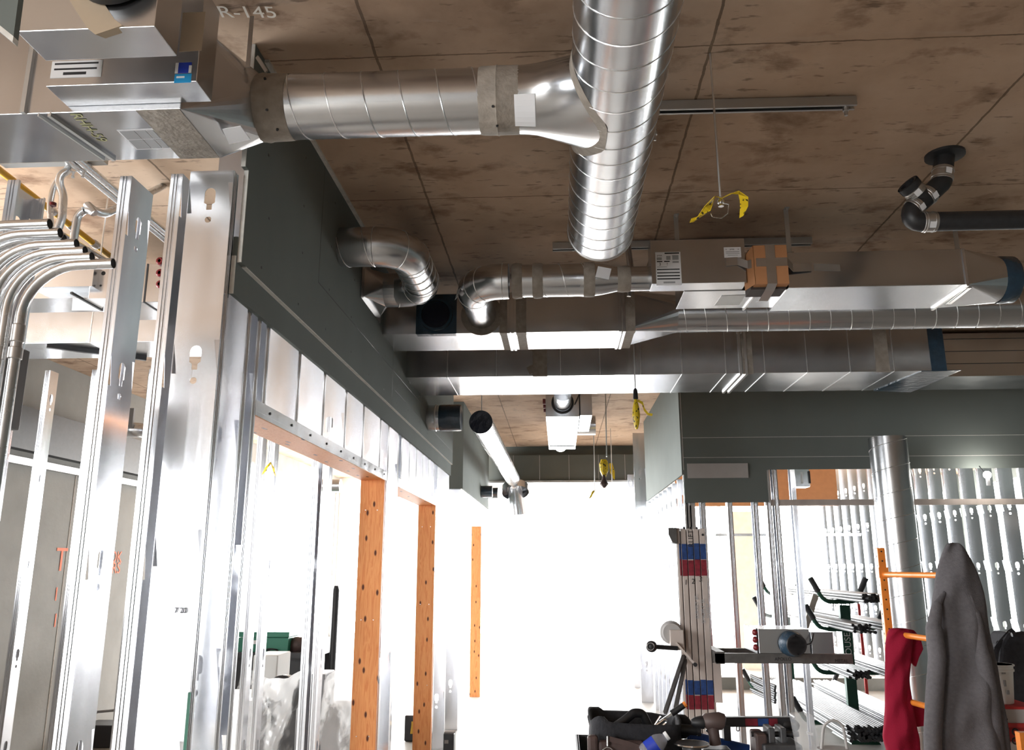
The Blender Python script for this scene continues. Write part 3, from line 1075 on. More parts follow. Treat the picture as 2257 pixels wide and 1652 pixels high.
# ------------------------------------------------------------------ U-turn duct out of the gypsum
uz = 3.2
y1 = P(760, 545, z=uz).y
y2 = P(845, 640, z=uz).y
r = .098
xr = P(925, 600, y=(y1 + y2) / 2).x - .02
t = thing('u_turn_duct', 'shiny duct leaving the gypsum, turning through an elbow and back as a flattened boot', 'duct', (-.8, y1, uz))
path = fillet([(XW + .01, y1, uz), (xr, y1, uz), (xr, y2, uz), (XW + .3, y2, uz)], .15, 4)
mid = path[1:6]
MB().pipe([(XW - .02, y1, uz), path[1]], r, 32, .003).build('duct_pipe', 'galvanized', t, smooth=True)
MB().helix((XW, y1, uz), path[1], r, .13, .003, 24).build('spiral_seam', 'seam_steel', t, smooth=True)
MB().tube([path[0].lerp(path[1], .9)] + path[1:6] + [path[5].lerp(path[6], .1)], r * 1.012, 32, False, False).build('elbow', 'galvanized', t, smooth=True)
MB().tube([path[5], path[6]], r * .99, 32, False, False).build('link_pipe', 'galvanized', t, smooth=True)
MB().helix(path[5], path[6], r, .1, .003, 24).build('spiral_seam', 'seam_steel', t, smooth=True)
MB().tube([path[5].lerp(path[6], .9)] + path[6:11] + [path[10].lerp(path[11], .1)], r * 1.012, 32, False, False).build('elbow', 'galvanized', t, smooth=True)
mb = MB()
for i in (1, 3, 5, 6, 8, 10):
    d = (path[min(i + 1, len(path) - 1)] - path[i - 1]).normalized()
    mb.ring(path[i], d, r * 1.012, .002, 32)
mb.build('gore_seam', 'seam_steel', t, smooth=True)
e = path[10]
n = 32
mb = MB().tube([e, e + V((-.08, 0, 0))], .0965, 32, False, False); transition(mb, (XW + .034, y2 + .02, uz - .01), (0, .20, 0), (0, 0, .085), e + V((-.08, 0, 0)), (0, .0965, 0), (0, 0, .0965))
mb.build('boot', 'galvanized', t, solid=.002)
# gypsum collar plate behind it
mb = MB().box((XW + .033, y2 - .24, uz - .12), (XW + .037, y2 + .26, uz + .12))
tag(mb.build('wall_flange', 'galvanized'), 'dark rough flange on the gypsum where the flattened boot enters', 'flange')

# ------------------------------------------------------------------ upper rectangular duct with elbow, reducer and spiral run
rz0, rz1, ry0, ry1 = 3.035, 3.29, 4.75, 5.15
rx1 = P(1372, 735, y=ry0).x
t = thing('rectangular_duct', 'upper rectangular duct crossing the corridor, bright underside, tapering into a long spiral duct', 'duct', (-.4, 4.95, rz0))
MB().box((XW + .02, ry0, rz0), (rx1, ry1, rz1)).build('duct_body', 'galvanized', t, bevel=.002)
n = 32
RS = .118
zs_ = P(1700, 726, y=4.93).z + RS
sc_ = (P(1490, 700, y=4.95).x, 4.95, zs_)
mb = transition(MB(), (rx1, 4.95, (rz0 + rz1) / 2), (0, .2, 0), (0, 0, (rz1 - rz0) / 2), sc_, (0, RS, 0), (0, 0, RS))
mb.build('reducer', 'galvanized', t)
mb = MB()
for x in (-.92, -.62, -.2, .12): mb.box((x, ry0 - .002, rz0), (x + .004, ry1, rz1)); 
mb2 = MB()
for px in (1125, 1372):
    x = P(px, 735, y=ry0).x
    for d0, d1 in ((-.02, -.004), (.004, .02)): MB().box((x + d0, ry0 - .006, rz0 - .006), (x + d1, ry1 + .006, rz1)).build('flange', 'galvanized', t)
mb = MB()
for px, w in ((1112, .03), (1150, .035), (1388, .045)):
    x = P(px, 735, y=ry0).x
    mb = MB().box((x - w, ry0 - .0025, rz0 - .0025), (x + w * .8, ry0 + .05, rz1)); mb.box((x - w * .9, ry0, rz0 - .0026), (x + w * .7, ry1, rz0 + .003))
    mb.build('sealant_band', 'mastic', t)
mb = MB()
cx = P(1062, 680, y=ry0).x
mb.lathe((cx, ry0 + .002, 3.15), (0, -1, 0), [(0, .13), (.003, .128), (.0035, .0)], 24)
mb.build('sealant_band', 'mastic', t)
mb = MB()
for i in range(24):
    px = 1500 + i * 42
    pass
spx = P(2330, 690, y=4.95).x
spiral_duct(t, V(sc_), (spx, 4.95, zs_), RS, .125)
# open round tap with blue film
hx = P(962, 688, y=ry0).x
tb = MB().pipe([(hx, ry0 - .035, 3.15), (hx, ry0 + .003, 3.15)], .102, 32, .014).build('tap_collar', 'blue_film', t, smooth=True)
MB().lathe((hx, ry0 - .001, 3.15), (0, -1, 0), [(0, .092), (.0012, .092)], 32).build('tap_dark_inside', 'cap_film', t)  # dark disc painted as the shade inside the open tap
mb = MB()
mb.box((hx - .125, ry0 - .0015, rz0), (hx + .125, ry0, rz1 - .005)); mb.box((hx - .12, ry0, rz0 - .0015), (hx + .12, ry0 + .05, rz0))
mb.build('film_patch', 'blue_film', t)
# elbow + pipe to the terminal box
py_ = 4.16
pz = 3.15
pth = fillet([(cx, ry0, pz), (cx, py_, pz), (P(1325, 630, y=py_).x, py_, pz)], .17, 5)
t = thing('elbow_duct', 'shiny elbow rising from the upper rectangular duct and running level to the labelled terminal box', 'duct', (cx, ry0, pz))
MB().tube([pth[0], pth[1]], .088, 32, False, False).build('collar', 'galvanized', t, smooth=True)
MB().tube([pth[0].lerp(pth[1], .85)] + pth[1:7] + [pth[6].lerp(pth[7], .06)], .096, 32, False, False).build('elbow', 'galvanized', t, smooth=True)
mb = MB()
for i in (1, 3, 4, 6): mb.ring(pth[i], (pth[min(i + 1, len(pth) - 1)] - pth[i - 1]).normalized(), .0962, .002, 32)
mb.build('gore_seam', 'seam_steel', t, smooth=True)
xe0, xe1 = pth[6].x + .05, P(1290, 630, y=py_).x
spiral_duct(t, (xe0, py_, pz), (xe1, py_, pz), .088, .12)
mb = MB()
for xx in (xe0 + .03, xe0 + .14): MB().lathe((xx - .03, py_, pz), (1, 0, 0), [(0, .0895), (.006, .0935), (.02, .097), (.05, .0935), (.056, .0895)], 32).build('sealant_band', 'mastic', t, smooth=True)
MB().lathe((xe1, py_, pz), (1, 0, 0), [(-.03, .088), (0, .09), (.03, .09), (.09, .083), (.17, .066), (.21, .066), (.34, .066)], 32, False, False).build('reducer', 'galvanized', t, smooth=True)
MB().lathe((xe1 - .01, py_, pz), (1, 0, 0), [(0, .091), (.012, .094), (.05, .094), (.06, .091)], 32).build('sealant_band', 'mastic', t, smooth=True)
mb = MB().lathe((xe1 + .17, py_, pz), (1, 0, 0), [(0, .067), (.01, .071), (.06, .071), (.07, .067)], 32)
mb.build('sealant_band', 'mastic', t, smooth=True)
a = P(1330, 605, y=py_ - .088)
MB().obox((a.x, a.y, a.z + .01), (.035, 0, -.008), (.008, 0, .03), (0, .0006, 0)).build('shipping_label', 'label_white', t)
a = pth[3]
MB().obox(V((cx - .083, py_ + .09, pz - .02)), (.012, -.03, 0), (0.01, 0, .04), (.0005, .0003, 0)).build('shipping_label', 'label_white', t)

# labelled terminal box, cardboard carton, long box duct, film-wrapped end
vz0, vz1 = 3.07, 3.29
vy = 4.02
t = thing('terminal_box', 'labelled air terminal box with white instruction sheet, hung beside a taped carton', 'terminal box', (.6, 4.2, vz0))
x0, x1 = P(1436, 600, y=vy).x, P(1645, 600, y=vy).x
MB().box((x0, vy, vz0), (x1, vy + .12, vz1 + .02)).build('control_enclosure', 'galvanized', t, bevel=.0015)
xb0, xb1 = P(1498, 670, y=4.3).x, P(1740, 670, y=4.3).x
MB().box((xb0, vy + .12, vz0 - .004), (xb1, vy + .42, vz1 - .01)).build('casing', 'galvanized', t, bevel=.0015)
mb = MB()
for px in (1655, 1715):
    a, b = P(px + 12, 645, z=vz0 - .006), P(px - 17, 682, z=vz0 - .006)
    MB().bar(a, b, .01, .012).build('flange', 'seam_steel', t)
q = [P(x, y, z=vz0 - .006) for x, y in ((1590, 652), (1643, 650), (1630, 672), (1575, 673))]
MB().prism(q, (0, 0, .004)).build('access_plate', 'strut_steel', t)


def sheet(parent, px0, py0, px1, py1, y, name, title, bars, fine=()):
    a, b = P(px0, py0, y=y), P(px1, py1, y=y)
    w, h = b.x - a.x, a.z - b.z
    s = MB().box((a.x, y - .0015, b.z), (b.x, y, a.z)).build(name, 'label_white', parent)
    mb = MB()
    for u0, v0, u1, v1 in bars: mb.box((a.x + w * u0, y - .0021, a.z - h * v0), (a.x + w * u1, y - .0015, a.z - h * v1))
    if bars: mb.build('print', 'ink', s)
    mb = MB()
    for u0, v0, u1, v1 in fine: mb.box((a.x + w * u0, y - .0021, a.z - h * v0), (a.x + w * u1, y - .0015, a.z - h * v1))
    if fine: mb.build('fine_print', 'ink_grey', s)
    for tx, u, v, k in title:
        txt(tx, (a.x + w * u, y - .0017, a.z - h * v), (1, 0, 0), (0, 0, 1), h * k, 'ink', s)
    return s


sheet(t, 1444, 556, 1503, 628, vy, 'instruction_sheet', [('price', .16, .10, .07), ('3', .17, .37, .12), ('!', .46, .37, .12)],
      [(.37, .02, .95, .055), (.05, .27, .27, .30), (.34, .27, .56, .30), (.04, .51, .94, .54), (.04, .61, .94, .64), (.04, .70, .94, .735), (.04, .79, .94, .825)],
      [(.05, .16, .25, .24), (.43, .12, .60, .24), (.67, .10, .92, .24), (.67, .28, .92, .33), (.28, .89, .74, .94), (.05, .44, .45, .455)])
sheet(t, 1595, 545, 1634, 567, vy, 'rating_plate', [('price', .48, .2, .2), ('o', .13, .2, .2), ('o', .85, .2, .2)], [], [(.1, .42, .9, .48), (.1, .58, .9, .63), (.2, .75, .8, .8)])
# hanger straps
for px, lab, yy, z0_ in ((1492, 'steel strap hanger above the labelled terminal box', 4.1, 3.28), (1737, 'long steel strap hanger beside the taped carton', 4.05, 3.2), (2107, 'steel strap hanger beside the film-wrapped duct end', 4.2, 3.2)):
    x = P(px, 520, y=yy).x
    a = MB().box((x - .012, yy, z0_), (x + .012, yy + .003, CEIL)); a.box((x - .012, yy - .03, CEIL - .003), (x + .012, yy, CEIL))
    o = a.build('strap_hanger', 'strut_steel'); tag(o, lab, 'hanger')
    MB().lathe((x, yy - .015, CEIL - .003), (0, 0, -1), [(0, .008), (.01, .006)], 6).build('bolt', 'coupling_steel', o)
# carton
cy = 3.96
t = thing('cardboard_carton', 'small orange-brown cardboard carton strapped on with foil tape between the duct boxes', 'carton', (1.0, cy, 3.08))
c0, c1 = P(1663, 600, y=cy), P(1738, 600, y=cy)
zt, zb = P(1700, 540, y=cy).z, P(1700, 625, y=cy).z
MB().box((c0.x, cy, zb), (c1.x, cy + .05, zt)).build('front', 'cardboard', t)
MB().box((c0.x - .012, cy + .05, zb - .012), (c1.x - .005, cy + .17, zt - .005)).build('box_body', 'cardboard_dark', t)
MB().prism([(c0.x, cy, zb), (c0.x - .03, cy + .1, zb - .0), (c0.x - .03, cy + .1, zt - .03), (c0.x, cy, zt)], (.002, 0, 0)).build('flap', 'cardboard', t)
zc = P(1700, 578, y=cy).z
mb = MB()
mb.ribbon([P(1600, 577, y=vy - .003), P(1625, 575, y=vy - .004), P(1648, 583, y=vy - .02), P(1668, 578, y=cy - .002), P(1735, 576, y=cy - .002), P(1748, 590, y=cy + .05), P(1790, 588, y=4.02)], [V((0, 0, .022))] * 7)
cxm = (c0.x + c1.x) / 2
mb.ribbon([(cxm, cy + .03, zt + .002), (cxm, cy - .003, zt), (cxm, cy - .003, zb), (cxm, cy + .06, zb - .015), (cxm - .02, cy + .12, zb - .05), (cxm - .025, cy + .15, zb - .045)], [V((.024, 0, 0))] * 6)
mb.build('tape', 'foil_tape', t)
# long box duct
x0, x1 = P(1722, 600, y=4.03).x, P(2128, 600, y=4.03).x
t = thing('box_duct', 'long pale rectangular duct extending from the carton to a film-wrapped round end', 'duct', (1.6, 4.2, 3.06))
zt, zb = P(1900, 553, y=4.03).z, P(1900, 631, y=4.03).z
MB().box((x0 + .03, 4.03, zb), (x1, 4.42, zt)).build('duct_body', 'galvanized', t, bevel=.002)
a, b = P(2138, 632, z=zb - .004), P(2092, 668, z=zb - .004)
mb = MB().bar(a, b, .018, .012); mb.bar(a + V((-.02, 0, 0)), b + V((-.02, 0, 0)), .006, .014); mb.box((x1 - .006, 4.022, zb - .01), (x1 + .006, 4.43, zt))
mb.build('flange', 'seam_steel', t)
n = 32
ex = P(2205, 610, y=4.22).x
transition(MB(), (x1, 4.225, (zb + zt) / 2), (0, .195, 0), (0, 0, (zt - zb) / 2), (ex - .02, 4.22, (zb + zt) / 2 - .01), (0, .12, 0), (0, 0, .12)).build('reducer', 'galvanized', t)
MB().lathe((ex - .03, 4.22, (zb + zt) / 2 - .01), (1, 0, 0), [(0, .123), (.02, .126), (.08, .124), (.085, .12), (.085, .0)], 32, False).build('film_wrap', 'blue_film', t, smooth=True)
MB().ribbon([P(1795, 588, y=4.0285), P(1852, 590, y=4.0285)], [V((0, 0, .018))] * 2).build('tape', 'strut_steel', t)

# lower rectangular duct
lz0, lz1, ly0, ly1 = 2.95, 3.25, 5.55, 6.17
lx1 = P(2085, 826, y=ly0).x
t = thing('lower_rectangular_duct', 'long lower rectangular duct spanning wall to wall, bright underside, blue film over its open end', 'duct', (.8, 5.8, lz0))
MB().box((XW + .02, ly0, lz0), (lx1, ly1, lz1)).build('duct_body', 'galvanized', t, bevel=.002)
mb = MB()
for px in (985, 1093, 1235, 1322, 1412, 1503, 1600, 1686, 1780, 1875, 1972, 2068):
    x = P(px, 828, y=ly0).x
    MB().box((x, ly0 - .0025, lz0 - .0025), (x + .005, ly1, lz1)).build('cross_seam', 'seam_steel', t)
mb = MB()
for px in (1640,):
    x = P(px, 828, y=ly0).x
    for dx in (-.03, .01): MB().box((x + dx, ly0 - .012, lz0 - .012), (x + dx + .016, ly1, lz1)).build('flange', 'seam_steel', t)
mb = MB()
for px, w in ((1190, .05), (1648, .035), (1945, .045)):
    x = P(px, 800, y=ly0).x
    MB().box((x - w, ly0 - .003, lz0 - .001), (x + w, ly0 + .02, lz1)).build('sealant_band', 'mastic', t)
x = P(1178, 815, y=ly0).x
mb.obox((x - .015, ly0 - .002, lz0 + .05), (.03, 0, .015), (-.012, 0, .025), (0, .002, 0))
mb.build('sealant_band', 'mastic', t)
mb = MB().box((lx1 - .09, ly0 - .004, lz0 - .004), (lx1 + .01, ly1, lz1 + .004)); mb.prism([(lx1 - .16, ly0 - .004, lz0 - .004), (lx1 + .1, ly0 - .01, lz0 - .002), (lx1 + .02, ly1, lz0 - .02), (lx1 - .25, ly1, lz0 - .006)], (0, 0, .004))
mb.build('film_wrap', 'blue_film', t)
# two threaded rods between the ducts
for i, px in enumerate((1628, 1637)):
    a = P(px, 734, y=5.35)
    mb = MB().tube([(a.x, 5.35, CEIL), (a.x, 5.35, a.z + .03), (a.x - .015, 5.34, a.z - .005)], .004, 6)
    tag(mb.build('threaded_rod', 'seam_steel'), ('thin steel rod below the spiral run, of a close pair', 'thin steel rod below the spiral run, outer one of a close pair')[i], 'rod')

dz = P(2200, 828, y=6.4).z
t = thing('ceiling_shade_box', 'added dark box standing in for shaded ceiling, behind the blue-filmed duct end', 'duct', (5.2, 6.6, dz))
MB().box((lx1 + .12, 6.4, dz), (X_RIGHT, 6.9, CEIL - .03)).build('duct_body', 'galvanized', t, bevel=.002)  # box added to darken the stretch of ceiling in deep shade
mb = MB()
for z in (.10, .2, .3): MB().box((lx1 + .12, 6.397, dz + z), (X_RIGHT, 6.4, dz + z + .004)).build('cross_seam', 'dark_iron', t)

# ------------------------------------------------------------------ ducts over the next room, seen between the studs
t = thing('box_duct', 'wide galvanized box duct behind the bent conduits, near the concrete wall', 'duct', (-2.4, 5.2, 3.1))
MB().box((-3.9, 5.05, 3.1), (-1.3, 5.45, 3.38)).build('duct_body', 'galvanized', t, bevel=.002)
mb = MB()
for x in (-3.1, -2.65, -2.25, -1.9, -1.6): MB().box((x, 5.047, 3.097), (x + .006, 5.45, 3.38)).build('cross_seam', 'seam_steel', t)
MB().bar((-3.4, 5.07, 3.09), (-2.9, 5.43, 3.085), .03, .03).build('support_bar', 'dark_iron', t)
t = thing('reheat_terminal_box', 'terminal box with three dark red round plugs, seen between the studs', 'terminal box', (-2.2, 4.2, 3.05))
uy = 4.1
xa, xb = P(200, 610, y=uy).x, P(420, 610, y=uy).x
MB().box((xa, uy, 3.05), (xb, uy + .32, 3.27)).build('casing', 'galvanized', t, bevel=.002)
xs = P(322, 610, y=uy).x
MB().box((xs, uy - .004, 3.045), (xs + .008, uy + .33, 3.27)).build('flange', 'dark_iron', t)
for py in (577, 603, 628):
    c = P(355, py, y=uy)
    MB().lathe((c.x, uy + .002, c.z), (0, -1, 0), [(0, .022), (.018, .022), (.024, .016), (.024, .009), (.012, .008)], 20).build('plug', 'red_plug', t, smooth=True)
for px, py, s in ((228, 602, .012), (222, 629, .006)):
    c = P(px, py, y=uy)
    MB().lathe((c.x, uy + .001, c.z), (0, -1, 0), [(0, s), (.002, s)], 12).build('knockout', 'black_rubber', t)
xc = P(150, 620, y=uy).x
MB().box((xc - .45, uy + .05, 3.10), (xa, uy + .3, 3.26)).build('duct_end', 'galvanized', t)
MB().box((xc - .18, uy - .05, 3.13), (xc + .17, uy + .05, 3.25)).build('control_enclosure', 'galvanized', t)
q = [P(x, y, z=3.046) for x, y in ((160, 658), (238, 658), (222, 684), (158, 684))]
MB().prism(q, (0, 0, .003)).build('access_plate', 'label_white', t)
MB().bar(P(157, 645, z=3.044), P(225, 683, z=3.044), .012, .012).build('rib', 'dark_iron', t)
# small elbow duct with grille low between studs
a = P(292, 940, y=7.4)
t = thing('exhaust_elbow', 'small shiny elbow with a grey louvred control, low between two studs', 'duct', a)
MB().tube([a + V((.08, .05, 0)), V((a.x + .08, a.y + .05, CEIL))], .006, 6).build('hanger', 'strut_steel', t)
MB().tube(fillet([a + V((-.15, 0, -.03)), a + V((.08, 0, -.03)), a + V((.1, .4, -.03))], .08, 4), .07, 20).build('elbow', 'galvanized', t, smooth=True)
mb = MB().box((a.x - .1, a.y - .1, a.z - .02), (a.x + .05, a.y - .07, a.z + .16)); mb.build('control_box', 'grey_plastic', t)
mb = MB()
for k in range(6): mb.box((a.x - .07, a.y - .103, a.z + k * .018), (a.x + .01, a.y - .1, a.z + .006 + k * .018))
mb.build('louvre', 'black_rubber', t)

# ------------------------------------------------------------------ far ducts through the corridor
t = thing('capped_spiral_duct', 'white-lit spiral duct pointing down the corridor, black film cap on its near end', 'duct', P(1060, 930, y=7.1))
a = P(1060, 930, y=7.1)
b = V((a.x + .02, 12.0, a.z))
b2 = V((P(1130, 1070, y=12.0).x, 12.0, P(1130, 1055, y=12.0).z))
spiral_duct(t, a, b2, .1, .125)
MB().lathe(a + V((0, -.012, 0)), (0, 1, 0), [(0, .09), (0, .104), (.05, .103)], 32, True, False).build('film_cap', 'cap_film', t, smooth=True)
MB().tube(fillet([b2, b2 + V((0, .25, 0)), b2 + V((.06, .3, -.5))], .14, 4), [.105] * 5 + [.11, .13], 28).build('elbow', 'galvanized', t, smooth=True)
MB().lathe(b2 + V((.02, .2, -.05)), (.1, -.5, -1), [(0, .12), (.05, .2), (.16, .2)], 28, False, False).build('flared_collar', 'galvanized', t, smooth=True)
MB().tube([a + V((0, .05, .1)), (a.x, a.y + .05, CEIL)], .004, 6).build('hanger', 'strut_steel', t)

vy0 = 7.6
a = P(1205, 880, y=vy0); b = P(1305, 935, y=vy0)
zb = P(1250, 918, y=vy0).z
t = thing('ceiling_terminal_box', 'bright-bellied terminal box on the far corridor ceiling with a round inlet', 'terminal box', (0, 8.2, zb))
zb = 3.11
f0, f1 = P(1203, 918, z=zb), P(1305, 918, z=zb)
g0 = P(1210, 990, z=zb)
MB().box((f0.x, f0.y, zb), (P(1277, 918, z=zb).x, g0.y, CEIL - .04)).build('casing', 'galvanized', t, bevel=.003)
MB().box((P(1279, 918, z=zb).x, f0.y, zb + .01), (f1.x, f0.y + 1.0, CEIL - .06)).build('control_enclosure', 'galvanized', t, bevel=.003)
c = V((P(1240, 890, y=f0.y).x, f0.y, 3.25))
MB().lathe(c, (0, -1, 0), [(0, .085), (.2, .085), (.5, .085)], 24, False, False).build('inlet_pipe', 'galvanized', t, smooth=True)
MB().ring(c + V((0, -.01, 0)), (0, 1, 0), .1, .012, 28).build('inlet_gasket', 'black_rubber', t, smooth=True)
MB().tube(fillet([c + V((.12, -.005, -.02)), c + V((.16, -.06, .06)), c + V((.2, -.02, .14))], .03, 3), .005, 6).build('cable', 'black_rubber', t, smooth=True)
mb = MB()
for k in range(3): MB().lathe((f0.x, f0.y + .08 + k * .22, zb + .17), (-1, 0, 0), [(0, .03), (.03, .03)], 14).build('plug', 'red_plug', t)
m_ = P(1270, 960, z=zb)
MB().lathe((m_.x - .1, m_.y, zb + .12), (1, 0, 0), [(0, .11), (.32, .11)], 28).build('outlet_pipe', 'galvanized', t, smooth=True)
MB().box((f0.x + .01, g0.y - .3, zb - .006), (P(1277, 918, z=zb).x - .01, g0.y - .27, zb)).build('cross_seam', 'dark_iron', t)
MB().lathe((P(1236, 990, z=zb).x, g0.y, zb + .1), (0, 1, 0), [(0, .09), (.3, .09)], 24).build('discharge_pipe', 'galvanized', t, smooth=True)

# film-wrapped stub from the gypsum
a = P(935, 921, x=XW)
t = thing('film_wrapped_stub', 'short round duct stub wrapped in blue film, poking out of the gypsum', 'duct', a)
MB().pipe([a + V((-.05, 0, 0)), a + V((.30, 0, 0))], .105, 28, .004).build('duct_pipe', 'galvanized', t, smooth=True)
MB().lathe(a + V((.13, 0, 0)), (1, 0, 0), [(0, .107), (.02, .109), (.15, .109), (.176, .106), (.178, 0)], 28, False).build('film_wrap', 'blue_film', t, smooth=True)
MB().ring(a + V((.1, 0, 0)), (1, 0, 0), .106, .004, 28).build('pipe_seam', 'seam_steel', t)
for i, (px, py) in enumerate(((1066, 1083), (1080, 1086))):
    a = P(px, py, y=11.2 + i)
    t_ = MB().lathe(a, (1, 0, 0), [(-.12, .08), (.12, .08)], 20).build('film_wrapped_stub', 'blue_film', smooth=True)
    tag(t_, ('tiny blue-wrapped stub under the far corridor gypsum, darker of two', 'tiny blue-wrapped stub under the far corridor gypsum, paler of two')[i], 'duct')

# ------------------------------------------------------------------ black drain pipe under the slab
fz = CEIL
f = P(2082, 340, z=CEIL)
t = thing('drain_pipe', 'black cast-iron drain pipe with clamped steel couplings, bending along the ceiling', 'pipe', f)
pr = .043
MB().lathe(f, (0, 0, -1), [(0, .085), (.012, .085), (.016, .052)], 24).build('ceiling_collar', 'dark_iron', t, smooth=True)
yp = f.y
D = lambda x, y, dy=0.0: P(x, y, y=yp + dy)
wye = D(2010, 462)
path = fillet([f, D(2076, 402), wye, D(2008, 489), D(2110, 489)], .03, 4)
path[-1] = V((path[-1].x + 5, yp, path[-1].z))
MB().tube(path, pr, 20).build('pipe', 'dark_iron', t, smooth=True)
br = D(2000, 405, -.03)
mb = MB().pipe([D(2034, 440), br], pr * 1.02, 20, .008); mb.lathe(br, br - D(2034, 440), [(-.03, .049), (.0, .050)], 20, False, False)
mb.build('cleanout_branch', 'dark_iron', t, smooth=True)


def coupling(c, d, L=.05):
    d = V(d).normalized()
    o = MB().lathe(V(c) - d * L / 2, d, [(0, .0435), (.002, .0455), (.010, .0455), (.012, .0475), (.016, .0475), (.0165, .0455), (L - .0165, .0455), (L - .016, .0475), (L - .012, .0475), (L - .010, .0455), (L - .002, .0455), (L, .0435)], 24).build('coupling', 'coupling_steel', t, smooth=True)
    fwd = V((0, -.8, -.6)) - d * d.dot(V((0, -.8, -.6)))
    fwd.normalize()
    e = d.cross(fwd)
    MB().obox(V(c) + fwd * .0485, d * .014, e * .014, fwd * .0006).build('coupling_label', 'label_white', o)


dn = D(2076, 402) - f
coupling(f + dn * .72, dn, .06)
dg_ = wye - D(2076, 402)
coupling(D(2076, 402) + dg_ * .48, dg_, .035)
coupling(D(2076, 402) + dg_ * .9, dg_, .035)
coupling(D(2034, 440).lerp(br, .52), br - D(2034, 440), .035)
coupling(D(2047, 489), (1, 0, 0), .06)
# hangers of the drain pipe

# ------------------------------------------------------------------ hanging rods with caution tape


def tape_rod(name, label, top, bot, r=.004):
    t = thing(name, label, 'hanging rod', top)
    MB().tube([top, bot], r, 8).build('rod', 'seam_steel', t, smooth=True)
    return t


a = P(1565, 118, z=CEIL)
b = V((a.x + .005, a.y, P(1592, 440, y=a.y).z))
t = tape_rod('hanging_rod', 'thin steel rod hanging from a ceiling seam with yellow caution tape and a wire loop', a, b)
MB().lathe(b + V((0, 0, .01)), (0, 0, -1), [(0, .008), (.012, .008), (.013, .012), (.022, .012), (.023, .007), (.035, .01)], 10).build('clamp', 'bright_metal', t, smooth=True)
yy = a.y
q = lambda x, y, d=0: P(x, y, y=yy + d)
MB().tube([q(1594, 448), q(1606, 450), q(1604, 470), q(1590, 481), q(1570, 478), q(1567, 470)], .0018, 5).build('wire_loop', 'bright_metal', t, smooth=True)
MB().ribbon([q(1592, 436), q(1576, 432, -.02), q(1562, 452, -.01), q(1552, 470), q(1536, 482, .02), q(1522, 486, .01)],
            [V((.003, .02, .012)), V((.006, .02, .010)), V((.016, .01, .008)), V((.022, 0, .010)), V((.014, 0, .012)), V((.003, 0, .008))]).build('caution_tape', 'caution_yellow', t)
MB().ribbon([q(1592, 436), q(1610, 427, .01), q(1628, 424, .02), q(1640, 438, .01), q(1640, 456), q(1634, 478)],
            [V((.0, .02, .008)), V((.0, .02, .009)), V((.004, .012, .012)), V((.015, 0, .006)), V((.014, 0, .002)), V((.007, 0, .004))]).build('caution_tape', 'caution_yellow', t)

yy = 5.36
a = V((P(1400, 850, y=yy).x, yy, CEIL)); b = V((a.x, yy, P(1401, 862, y=yy).z))
t = tape_rod('hanging_rod', 'long rod beside the lower duct with a black grip and a tight yellow-black tape bundle', a, b)
MB().lathe(b + V((0, 0, .02)), (0, 0, -1), [(0, .006), (.012, .014), (.07, .017), (.075, .012)], 12).build('grip', 'black_rubber', t, smooth=True)
MB().lathe(b + V((0, 0, -.055)), (0, 0, -1), [(0, .010), (.05, .021), (.11, .026), (.17, .018), (.2, .008)], 10).build('caution_tape', 'caution_yellow', t)
MB().ribbon([q(1405, 882), q(1416, 888), q(1420, 902), q(1428, 912), q(1438, 914)], [V((.003, 0, .008))] * 5).build('caution_tape', 'caution_yellow', t)

for i, (xt, yt, yb_, d, lab) in enumerate(((1335, 875, 1006, 8.6, 'hanging rod with a yellow tape knot before the far cross beam'), (1309, 968, 1085, 10.5, 'thin hanging rod with a small yellow tail before the cross beam'), (1347, 995, 1060, 11.0, 'pale flat hanger with a yellow streamer, before the far cross beam'))):
    yy = d
    a = V((P(xt, yt, y=yy).x, yy, CEIL)); b = V((P(xt + 2, yb_, y=yy).x, yy, P(xt, yb_, y=yy).z))
    t = tape_rod('hanging_rod', lab, a, b, .006)
    if i == 0:
        MB().lathe(q(1331, 1012), (0, .1, -1), [(0, .03), (.05, .05), (.12, .045), (.2, .01)], 10).build('caution_tape', 'caution_yellow', t)
        MB().lathe(q(1331, 1045), (0, 0, -1), [(0, .012), (.06, .025), (.1, .045), (.14, .01)], 8).build('weight', 'brown_leather', t)
    elif i == 1:
        MB().ribbon([q(1309, 1080), q(1304, 1090), q(1300, 1098)], [V((.02, 0, .01))] * 3).build('caution_tape', 'caution_yellow', t)
    else:
        MB().ribbon([q(1346, 1020), q(1350, 1040), q(1354, 1056)], [V((.02, 0, .004)), V((.03, 0, .01)), V((.008, 0, .004))]).build('caution_tape', 'caution_yellow', t)
# yellow tape tufts in the next room
yy = 5.7
a = P(593, 985, y=yy)
t = tape_rod('hanging_rod', 'short rod with a yellow tape tuft seen through the first opening', V((a.x, yy, CEIL)), V((a.x, yy, P(593, 1022, y=yy).z)), .004)
MB().ribbon([q(582, 1042), q(588, 1026), q(594, 1023), q(601, 1026), q(605, 1044)], [V((.018, 0, .014)), V((.012, 0, .014)), V((.0, .02, .02)), V((.012, 0, -.014)), V((.012, 0, -.02))]).build('caution_tape', 'caution_yellow', t)
yy = 6.4
a = P(272, 900, y=yy)
t = tape_rod('hanging_rod', 'rod with a long yellow tape streamer beside the louvred elbow, between the studs', V((a.x, yy, CEIL)), a, .004)
MB().ribbon([q(274, 898), q(271, 925), q(268, 945), q(266, 960), q(268, 978)], [V((.012, 0, .004)), V((.022, 0, .004)), V((.012, 0, .004)), V((.005, 0, .002)), V((.014, 0, .01))]).build('caution_tape', 'caution_yellow', t)

